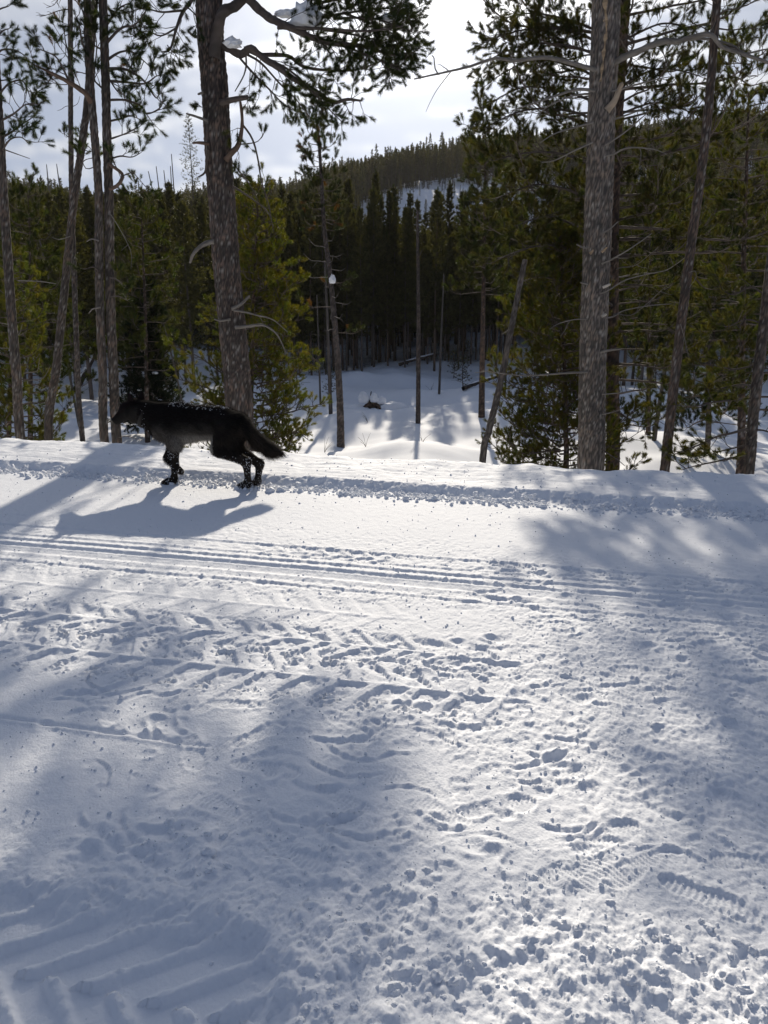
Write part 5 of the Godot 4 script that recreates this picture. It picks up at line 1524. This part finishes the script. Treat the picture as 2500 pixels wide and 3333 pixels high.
# ---------------------------------------------------------------- the wolf
# local axes: +x towards the nose, +y up, -z towards the viewer; the origin is at the planted forefoot
func make_wolf() -> void:
	var front: Vector3 = Vector3(-2.06, 0.00, -7.41)
	var hind: Vector3 = Vector3(-1.27, 0.00, -7.24)
	front.y = snow_height(front.x, -front.z)
	var fwd := (front - hind)
	fwd.y = 0
	fwd = fwd.normalized()
	var o := thing("wolf", "black wolf with frosted legs walking left along the snowy road", "wolf", front)
	o.basis = Basis(fwd, Vector3.UP, fwd.cross(Vector3.UP)).scaled_local(Vector3(1.06, 1.02, 1.02))
	# bones: a, b, ra, rb, squash of the width, group
	var B: Array = []
	var N := -0.075
	var F := 0.075
	# trunk
	B.append([Vector3(0.03, 0.600, 0), Vector3(-0.13, 0.597, 0), 0.158, 0.174, 1.3])
	B.append([Vector3(-0.13, 0.594, 0), Vector3(-0.34, 0.609, 0), 0.172, 0.148, 1.25])
	B.append([Vector3(-0.34, 0.609, 0), Vector3(-0.50, 0.622, 0), 0.152, 0.128, 1.15])
	B.append([Vector3(-0.50, 0.612, 0), Vector3(-0.64, 0.605, 0), 0.140, 0.108, 1.1])
	# withers
	B.append([Vector3(0.06, 0.70, 0), Vector3(-0.12, 0.71, 0), 0.07, 0.07, 1.2])
	# neck and ruff
	B.append([Vector3(0.04, 0.615, 0), Vector3(0.20, 0.655, 0), 0.150, 0.125, 1.15])
	B.append([Vector3(0.20, 0.655, 0), Vector3(0.33, 0.700, 0), 0.125, 0.098, 1.1])
	B.append([Vector3(0.22, 0.60, 0), Vector3(0.10, 0.52, 0), 0.075, 0.10, 1.1])
	# skull, brow, muzzle, jaw, cheeks
	B.append([Vector3(0.355, 0.715, 0), Vector3(0.415, 0.705, 0), 0.088, 0.074, 1.05])
	B.append([Vector3(0.43, 0.695, 0), Vector3(0.555, 0.598, 0), 0.052, 0.029, 1.05])
	B.append([Vector3(0.42, 0.650, 0), Vector3(0.535, 0.576, 0), 0.045, 0.022, 1.1])
	B.append([Vector3(0.37, 0.665, -0.045), Vector3(0.34, 0.64, -0.04), 0.05, 0.055, 1.0])
	B.append([Vector3(0.37, 0.665, 0.045), Vector3(0.34, 0.64, 0.04), 0.05, 0.055, 1.0])
	# near foreleg
	B.append([Vector3(0.02, 0.56, N * 0.9), Vector3(-0.06, 0.40, N), 0.095, 0.062, 1.0])
	B.append([Vector3(-0.06, 0.40, N), Vector3(-0.048, 0.20, N), 0.049, 0.031, 1.0])
	B.append([Vector3(-0.048, 0.20, N), Vector3(-0.030, 0.06, N), 0.032, 0.026, 1.0])
	B.append([Vector3(-0.030, 0.055, N), Vector3(0.03, 0.030, N), 0.032, 0.032, 0.9])
	B.append([Vector3(0.03, 0.026, N), Vector3(0.078, 0.020, N), 0.031, 0.022, 0.85])
	# far foreleg, lifted
	B.append([Vector3(0.05, 0.55, F * 0.9), Vector3(0.025, 0.37, F), 0.09, 0.058, 1.0])
	B.append([Vector3(0.025, 0.37, F), Vector3(0.092, 0.235, F), 0.050, 0.037, 1.0])
	B.append([Vector3(0.092, 0.235, F), Vector3(0.010, 0.125, F), 0.036, 0.029, 1.0])
	B.append([Vector3(0.010, 0.125, F), Vector3(-0.028, 0.098, F), 0.032, 0.030, 0.9])
	# near hind leg
	B.append([Vector3(-0.585, 0.585, N * 0.8), Vector3(-0.50, 0.385, N), 0.128, 0.088, 1.1])
	B.append([Vector3(-0.63, 0.54, N * 0.8), Vector3(-0.58, 0.37, N), 0.095, 0.070, 1.1])
	B.append([Vector3(-0.50, 0.375, N), Vector3(-0.745, 0.262, N), 0.074, 0.040, 1.0])
	B.append([Vector3(-0.745, 0.265, N), Vector3(-0.752, 0.06, N), 0.035, 0.026, 1.0])
	B.append([Vector3(-0.752, 0.055, N), Vector3(-0.70, 0.030, N), 0.033, 0.031, 0.9])
	B.append([Vector3(-0.70, 0.026, N), Vector3(-0.655, 0.020, N), 0.031, 0.022, 0.85])
	# far hind leg, pushing off
	B.append([Vector3(-0.60, 0.57, F * 0.8), Vector3(-0.56, 0.375, F), 0.12, 0.08, 1.1])
	B.append([Vector3(-0.56, 0.37, F), Vector3(-0.815, 0.215, F), 0.068, 0.038, 1.0])
	B.append([Vector3(-0.815, 0.215, F), Vector3(-0.785, 0.045, F), 0.034, 0.026, 1.0])
	B.append([Vector3(-0.785, 0.040, F), Vector3(-0.735, 0.018, F), 0.031, 0.026, 0.9])
	# tail
	B.append([Vector3(-0.66, 0.635, 0), Vector3(-0.745, 0.545, 0), 0.055, 0.044, 1.0])
	B.append([Vector3(-0.745, 0.545, 0), Vector3(-0.83, 0.445, 0), 0.048, 0.060, 1.0])
	B.append([Vector3(-0.83, 0.445, 0), Vector3(-0.94, 0.372, 0), 0.060, 0.056, 1.0])
	B.append([Vector3(-0.94, 0.372, 0), Vector3(-1.04, 0.348, 0), 0.052, 0.018, 1.0])
	var body := sdf_mesh(B, Vector3(-1.14, -0.02, -0.24), Vector3(0.64, 0.86, 0.24), 0.0095, 75.0)
	var v: PackedVector3Array = body[0]
	var n: PackedVector3Array = body[1]
	var fz := FastNoiseLite.new()
	fz.seed = 12
	fz.frequency = 26.0
	var big := FastNoiseLite.new()
	big.seed = 13
	big.frequency = 7.0
	var cols := PackedColorArray()
	for k in v.size():
		# tufted coat
		v[k] += n[k] * (0.006 * fz.get_noise_3d(v[k].x * 0.5, v[k].y, v[k].z) if v[k].y > 0.3 else 0.0)
		cols.append(coat(v[k], big))
	var mb := MB.new()
	mb.v = v
	mb.n = n
	mb.c = cols
	mb.i = body[2]
	part("body", mb.mesh(), mats.fur, o)
	# ears
	for s in [-1, 1]:
		var e := MB.new()
		var zb: float = s * 0.048
		var dx := 0.0 if s < 0 else -0.055
		var foot := Vector3(0.345 + dx * 0.7, 0.765, zb)
		var tip := Vector3(0.352 + dx, 0.872, zb + s * 0.022)
		for j in 7:
			var f := j / 6.0
			for k in 10:
				var a := TAU * k / 10
				var w := 0.044 * sqrt(maxf(0.0, 1.0 - f * f * f)) * (1.0 - 0.55 * f)
				var p := foot.lerp(tip, f) + Vector3(cos(a) * w, -0.012 * (1.0 - f) * absf(cos(a)), -sin(a) * w * (0.42 if sin(a) * s > 0 else 0.2))
				e.v.append(p)
				e.c.append(Color(0.012, 0.011, 0.010))
		part("ear", grid_mesh(e.v, 10, 7, true, e.c), mats.fur, o)
	# nose pad, eyes
	var nose := lump(0.020, 0.016, 0.018, 3, 8, 10, 0.08, 0.9)
	part("nose", nose, mats.wet, o, Vector3(0.578, 0.598, 0))
	for s in [-1, 1]:
		var eye := part("eye", lump(0.0095, 0.008, 0.006, 4, 8, 10, 0.0, 1.0), mats.iris, o, Vector3(0.455, 0.702, s * 0.047))
	# collar
	var cb := MB.new()
	var ring: Array = []
	for j in 5:
		for k in 28:
			var a := TAU * k / 28
			var axis := Vector3(0.86, 0.5, 0).normalized()
			var up := Vector3(-0.5, 0.86, 0).normalized()
			var rr := 0.134 + 0.006 * sin(PI * j / 4.0)
			var c := Vector3(0.225, 0.655, 0) + axis * (j - 2) * 0.009
			cb.v.append(c + up * cos(a) * rr * 1.0 + Vector3(0, 0, -sin(a)) * rr * 0.88)
			cb.c.append(Color(0.02, 0.018, 0.016))
	part("collar", grid_mesh(cb.v, 28, 5, true, PackedColorArray()), mats.collar, o)
	# fur: fine hairs lying back along the body
	var rng := RandomNumberGenerator.new()
	rng.seed = 55
	var fur := MB.new()
	var frost: Array = []
	for k in v.size():
		var p := v[k]
		var leg := p.y < 0.33 and p.x > -0.80 or p.y < 0.26 and p.x > -0.86
		var head := p.x > 0.30
		var tail := p.x < -0.72 and not leg
		var flow := Vector3(-1, -0.25, 0)
		if leg:
			flow = Vector3(-0.25, -1, 0)
		elif tail:
			flow = Vector3(-0.75, -0.6, 0)
		elif head:
			flow = Vector3(-0.9, 0.25, 0)
		elif p.y < 0.50:
			flow = Vector3(-0.5, -0.8, 0)
		var l := 0.036
		if leg: l = 0.012
		if head: l = 0.012 if p.x > 0.42 else 0.02
		if tail: l = 0.065
		if p.x > 0.02 and p.x < 0.30: l = 0.042
		var count := 3 if not leg else 2
		for j in count:
			var d := (n[k] * rng.randf_range(0.25, 0.65) + flow * rng.randf_range(0.6, 1.1) + Vector3(rng.randf() - 0.5, rng.randf() - 0.5, rng.randf() - 0.5) * 0.5).normalized()
			var w := d.cross(n[k]).normalized() * rng.randf_range(0.0009, 0.0018)
			var q := p + Vector3(rng.randf() - 0.5, rng.randf() - 0.5, rng.randf() - 0.5) * 0.009 - n[k] * 0.003
			fur.tri(q - w, q + d * l * rng.randf_range(0.6, 1.3), q + w, coat(p, big) * (rng.randf_range(0.5, 1.4) if head else rng.randf_range(0.4, 2.4)))
		# frozen snow on legs and along the back
		var chance := 0.0
		if leg and p.y < 0.34: chance = 0.07 + 0.5 * maxf(0.0, big.get_noise_3d(p.x * 1.7, p.y * 1.7, p.z))
		elif leg: chance = 0.04
		if n[k].y > 0.75 and p.x < -0.02 and p.x > -0.58 and p.y > 0.7: chance = 0.10 + 0.8 * big.get_noise_3d(p.x * 2.0, 0, p.z * 2.0)
		if p.x > 0.19 and p.x < 0.24 and absf(p.z) > 0.05: chance = 0.06
		if rng.randf() < chance:
			var s := rng.randf_range(0.0015, 0.0036)
			frost.append(Transform3D(Basis.from_euler(Vector3(rng.randf() * 3, rng.randf() * 3, 0)).scaled_local(Vector3(s, s * rng.randf_range(0.6, 1.6), s)), p + n[k] * 0.004))
	part("fur", fur.mesh(), mats.fur, o).set_meta("kind", "stuff")
	scatter("snow_dusting", lump(1, 1, 1, 44, 4, 5, 0.4, 1.0), mats.snow, frost, PackedColorArray(), o)

func coat(p: Vector3, big: FastNoiseLite) -> Color:
	var black := Color(0.0125, 0.0115, 0.011)
	var brown := Color(0.042, 0.033, 0.026)
	var grey := Color(0.26, 0.24, 0.21)
	var b := big.get_noise_3dv(p)
	var c := black
	if p.x > 0.28:
		# grizzled cheek and lower muzzle
		var f := smoothstep(0.70, 0.60, p.y + 0.6 * (p.x - 0.42) + 0.03 * b)
		return black.lerp(Color(0.050, 0.044, 0.037), f * 0.6)
	if p.x < -0.70 and p.y > 0.3:
		return black.lerp(brown, 0.5 + b)
	var low := smoothstep(0.62, 0.46, p.y + 0.05 * b)
	if p.x > -0.46 and p.x < 0.16 and p.y > 0.34:
		c = c.lerp(Color(0.11, 0.096, 0.082), low * 0.9)
		c = c.lerp(grey, smoothstep(0.53, 0.455, p.y + 0.03 * b) * smoothstep(-0.02, -0.2, p.x))
		return c
	return c.lerp(brown, clampf(0.35 + b, 0.0, 1.0) * smoothstep(0.68, 0.5, p.y))

# surface nets over a field of tapered capsules joined smoothly
func sdf_mesh(bones: Array, lo: Vector3, hi: Vector3, cell: float, k: float) -> Array:
	var nx := int((hi.x - lo.x) / cell) + 2
	var ny := int((hi.y - lo.y) / cell) + 2
	var nz := int((hi.z - lo.z) / cell) + 2
	var sum := PackedFloat32Array()
	sum.resize(nx * ny * nz)
	var pad := 0.06
	for b in bones:
		var a: Vector3 = b[0]
		var e: Vector3 = b[1]
		var r: float = maxf(b[2], b[3]) + pad
		var q: float = b[4]
		var ab := e - a
		var ll := maxf(ab.length_squared(), 1e-9)
		var i0 := maxi(0, int((minf(a.x, e.x) - r - lo.x) / cell))
		var i1 := mini(nx - 1, int((maxf(a.x, e.x) + r - lo.x) / cell) + 1)
		var j0 := maxi(0, int((minf(a.y, e.y) - r - lo.y) / cell))
		var j1 := mini(ny - 1, int((maxf(a.y, e.y) + r - lo.y) / cell) + 1)
		var m0 := maxi(0, int((minf(a.z, e.z) - r - lo.z) / cell))
		var m1 := mini(nz - 1, int((maxf(a.z, e.z) + r - lo.z) / cell) + 1)
		for m in range(m0, m1 + 1):
			for j in range(j0, j1 + 1):
				var at := (m * ny + j) * nx
				for i in range(i0, i1 + 1):
					var p := Vector3(lo.x + i * cell, lo.y + j * cell, lo.z + m * cell) - a
					var t := clampf(p.dot(ab) / ll, 0, 1)
					var d := p - ab * t
					d.z *= q
					var dist := d.length() - lerpf(b[2], b[3], t)
					if dist < pad:
						sum[at + i] += exp(-k * dist)
	var field := PackedFloat32Array()
	field.resize(sum.size())
	for i in sum.size():
		field[i] = -log(sum[i]) / k if sum[i] > 1e-6 else pad
	var index := PackedInt32Array()
	index.resize(sum.size())
	index.fill(-1)
	var v := PackedVector3Array()
	var n := PackedVector3Array()
	var ix := PackedInt32Array()
	var step := [1, nx, nx * ny]
	var off := PackedInt32Array([0, 1, nx, nx + 1, nx * ny, nx * ny + 1, nx * ny + nx, nx * ny + nx + 1])
	var ends := [[0, 1], [2, 3], [4, 5], [6, 7], [0, 2], [1, 3], [4, 6], [5, 7], [0, 4], [1, 5], [2, 6], [3, 7]]
	for m in nz - 1:
		for j in ny - 1:
			var row := (m * ny + j) * nx
			for i in nx - 1:
				var at := row + i
				var c := 0
				for t in 8:
					if field[at + off[t]] < 0.0:
						c += 1
				if c == 0 or c == 8:
					continue
				var p := Vector3.ZERO
				var cnt := 0
				for e in ends:
					var fa := field[at + off[e[0]]]
					var fb := field[at + off[e[1]]]
					if (fa < 0.0) != (fb < 0.0):
						var t := fa / (fa - fb)
						var pa := Vector3(e[0] & 1, (e[0] >> 1) & 1, e[0] >> 2)
						var pb := Vector3(e[1] & 1, (e[1] >> 1) & 1, e[1] >> 2)
						p += pa.lerp(pb, t)
						cnt += 1
				p /= cnt
				index[at] = v.size()
				v.append(lo + (Vector3(i, j, m) + p) * cell)
				var f := [field[at], field[at + off[1]], field[at + off[2]], field[at + off[3]], field[at + off[4]], field[at + off[5]], field[at + off[6]], field[at + off[7]]]
				n.append(Vector3(f[1] + f[3] + f[5] + f[7] - f[0] - f[2] - f[4] - f[6], f[2] + f[3] + f[6] + f[7] - f[0] - f[1] - f[4] - f[5], f[4] + f[5] + f[6] + f[7] - f[0] - f[1] - f[2] - f[3]).normalized())
	# one quad for each crossed edge
	for m in range(1, nz - 1):
		for j in range(1, ny - 1):
			for i in range(1, nx - 1):
				var at := (m * ny + j) * nx + i
				var inside := field[at] < 0.0
				for ax in 3:
					var to: int = at + step[ax]
					if (field[to] < 0.0) == inside:
						continue
					var u: int = step[(ax + 1) % 3]
					var w: int = step[(ax + 2) % 3]
					var a := index[at - u - w]
					var b := index[at - w]
					var c := index[at]
					var d := index[at - u]
					if a < 0 or b < 0 or c < 0 or d < 0:
						continue
					if inside:
						ix.append_array(PackedInt32Array([a, c, b, a, d, c]))
					else:
						ix.append_array(PackedInt32Array([a, b, c, a, c, d]))
	return [v, n, ix]


# ---------------------------------------------------------------- small things
func make_details() -> void:
	var rng := RandomNumberGenerator.new()
	rng.seed = 8
	# snow caught on branches
	var caught := [
		[Vector3(-1.20, 5.83, -13.60), 0.25, 0.19, 0.2, "big hanging clump of snow on the sunny limb of the big pine"],
		[Vector3(-1.53, 5.95, -13.80), 0.16, 0.06, 0.09, "small snow clump on the dark limb left of the big hanging clump"],
		[Vector3(-2.40, 5.57, -13.90), 0.13, 0.08, 0.10, "snow wedge in the fork of the big pine behind the wolf"],
		[Vector3(0.06, 5.77, -13.40), 0.12, 0.06, 0.1, "small snow patch among needles at the end of the sunny limb"],
		[Vector3(-1.80, 2.08, -28.20), 0.11, 0.16, 0.1, "white blob of snow halfway up the slim leaning pine"],
		[Vector3(-7.97, -1.03, -27.20), 0.10, 0.05, 0.1, "snow patch on the dark fir above the wolf's shoulders"],
		[Vector3(-8.49, -1.58, -27.00), 0.08, 0.04, 0.1, "snow patch low on the dark fir above the wolf's head"],
	]
	for k in caught.size():
		var c: Array = caught[k]
		single("snow_clump", lump(c[1], c[2], c[3], 300 + k, 16, 26, 0.32, 0.6), mats.snow, c[4], "snow clump", c[0])
	# the snow-capped stump
	var s: Vector3 = Vector3(-0.57, -3.63, -36.00)
	s.y = land(s.x, -s.z)
	var o := thing("tree_stump", "broken brown stump under round snow pillows in the clearing", "stump", s)
	part("trunk", bark_trunk([Vector3(0, -0.3, 0), Vector3(0.02, 0.1, 0), Vector3(0.05, 0.42, 0.05)], 0.30, 0.20, 20, 0.06, 95, Color(0.09, 0.06, 0.04), Color(0.16, 0.10, 0.06), BLACK, TAN, 0.03, 9.0), mats.bark, o)
	var mb := MB.new()
	tube(mb, curve([Vector3(-0.5, -0.05, 0.25), Vector3(-0.25, 0.22, 0.2), Vector3(0.0, 0.38, 0.1)], 0.08), 0.10, 0.07, 8, Color(0.09, 0.06, 0.045), 0.15, rng)
	tube(mb, curve([Vector3(0.52, -0.05, 0.28), Vector3(0.3, 0.22, 0.22), Vector3(0.05, 0.4, 0.1)], 0.08), 0.09, 0.06, 8, Color(0.09, 0.06, 0.045), 0.15, rng)
	tube(mb, curve([Vector3(0.0, 0.35, 0.05), Vector3(-0.05, 0.65, 0.02), Vector3(-0.02, 0.85, 0.0)], 0.08), 0.05, 0.02, 6, Color(0.06, 0.05, 0.045), 0.15, rng)
	part("root", mb.mesh(), mats.bark, o)
	var caps := [[-0.38, 0.52, 0.05, 0.26, 0.32], [0.12, 0.52, 0.12, 0.20, 0.26], [0.42, 0.42, 0.05, 0.24, 0.24], [-0.75, -0.05, 0.0, 0.8, 0.28], [1.0, 0.0, 0.0, 0.75, 0.36], [0.1, -0.05, 0.35, 0.24, 0.18]]
	for k in caps.size():
		var c: Array = caps[k]
		single("snow_pillow", lump(c[3], c[4], c[3] * 0.9, 330 + k, 14, 24, 0.12, 0.5), mats.far_snow, "rounded snow pillow %s in the clearing" % ["on the left shoulder of the stump", "on top of the stump", "on the right shoulder of the stump", "heaped on the ground left of the stump", "heaped on the ground right of the stump", "between the feet of the stump"][k], "snow", s + Vector3(c[0], c[1], c[2]))
	# fallen logs
	var logs := [
		[Vector3(1.00, -3.16, -52.00), Vector3(3.57, -2.52, -53.00), 0.11, "dark fallen log capped with snow at the back of the clearing"],
		[Vector3(-15.85, -2.24, -40.00), Vector3(-15.04, -1.51, -41.00), 0.16, "fallen log leaning on the snowy slope left of the paired trunks"],
		[Vector3(4.08, -3.85, -40.00), Vector3(7.91, -2.85, -46.00), 0.10, "thin fallen pole half buried at the right of the clearing"],
	]
	for k in logs.size():
		var a: Vector3 = logs[k][0]
		var b: Vector3 = logs[k][1]
		a.y = land(a.x, -a.z) + 0.15
		b.y = maxf(b.y, land(b.x, -b.z) + 0.2)
		var r: float = logs[k][2]
		var lo := thing("fallen_log", logs[k][3], "log", a)
		part("trunk", bark_trunk([Vector3.ZERO, (b - a) * 0.5 + Vector3(0, 0.05, 0), b - a], r, r * 0.7, 12, 0.1, 97 + k, Color(0.07, 0.055, 0.045), Color(0.12, 0.09, 0.07), BLACK, GREY, 0.02, 9.0), mats.bark, lo)
		var m := lump(0.42 * (b - a).length(), r * 0.5, r * 0.6, 350 + k, 12, 20, 0.25, 0.6)
		var cap := part("snow_cap", m, mats.far_snow, lo, (b - a) * 0.5 + Vector3(0, r * 0.8 + 0.04, 0))
		cap.rotation = Vector3(0, atan2(-(b - a).z, (b - a).x), asin((b - a).normalized().y))
	# thin dead stems and twigs poking out of the valley snow
	var stems := [
		[Vector3(-11.92, -2.79, -30.00), 7.0, -0.10, 0.05, "thin bare pole leaning left between the leaning trunk and the paired trunks"],
		[Vector3(-6.89, -1.95, -27.00), 4.2, -0.14, 0.045, "thin bare pole above the wolf's back left of the big trunk"],
		[Vector3(-7.30, -1.51, -19.00), 1.9, 0.03, 0.06, "short dark broken pole right of the grey leaning trunk"],
		[Vector3(2.84, -3.80, -40.00), 6.0, 0.02, 0.07, "thin dark pole right of the straight snag in the clearing"],
		[Vector3(6.23, -3.66, -40.00), 5.5, 0.02, 0.05, "thin dark pole behind the grey leaning snag"],
		[Vector3(9.20, -2.59, -26.00), 8.0, 0.07, 0.08, "thin grey pole left of the slim reddish trunk"],
		[Vector3(-2.35, -2.87, -34.00), 6.5, -0.02, 0.09, "dark pole just left of the slim leaning pine"],
		[Vector3(-2.96, -3.07, -36.00), 5.0, -0.01, 0.05, "thin sapling stem left of the slim leaning pine"],
	]
	for k in stems.size():
		var p: Vector3 = stems[k][0]
		p.y = land(p.x, -p.z) - 0.1
		var h: float = stems[k][1]
		var l: float = stems[k][2]
		var st := MB.new()
		tube(st, curve([Vector3.ZERO, Vector3(l * h * 0.4, h * 0.5, 0), Vector3(l * h, h, 0)], 0.3), stems[k][3], stems[k][3] * 0.5, 7, Color(0.085, 0.075, 0.068), 0.1, rng)
		for j in 5:
			var y := rng.randf_range(0.25, 0.95) * h
			var a := rng.randf() * TAU
			tube(st, PackedVector3Array([Vector3(l * y, y, 0), Vector3(l * y, y, 0) + Vector3(cos(a), rng.randf_range(-0.3, 0.4), sin(a)) * rng.randf_range(0.15, 0.4)]), 0.012, 0.005, 3, Color(0.085, 0.075, 0.068))
		single("dead_pole", st.mesh(), mats.bark, stems[k][4], "pole", p)
	var tw := [Vector3(1.36, -3.59, -27.00), Vector3(-0.65, -3.51, -27.00), Vector3(-0.69, -3.59, -33.00), Vector3(5.21, -3.24, -34.00), Vector3(2.51, -3.39, -42.00), Vector3(-2.04, -2.99, -26.00)]
	for k in tw.size():
		var p: Vector3 = tw[k]
		p.y = land(p.x, -p.z) - 0.02
		var st := MB.new()
		for j in 4:
			var a := rng.randf() * TAU
			var l := rng.randf_range(0.2, 0.5)
			tube(st, curve([Vector3.ZERO, Vector3(cos(a) * 0.1, l * 0.5, sin(a) * 0.1), Vector3(cos(a) * 0.3, l, sin(a) * 0.3)], 0.1), 0.008, 0.004, 3, Color(0.07, 0.055, 0.045))
		single("bare_twig", st.mesh(), mats.bark, "bare twig poking through the snow %s" % ["in the dappled light right of the straight snag's shadow", "in the dappled light at the front of the clearing", "in front of the snow capped stump", "beside the grey leaning snag", "behind the straight snag", "beside the young sunlit pine"][k], "twig", p)
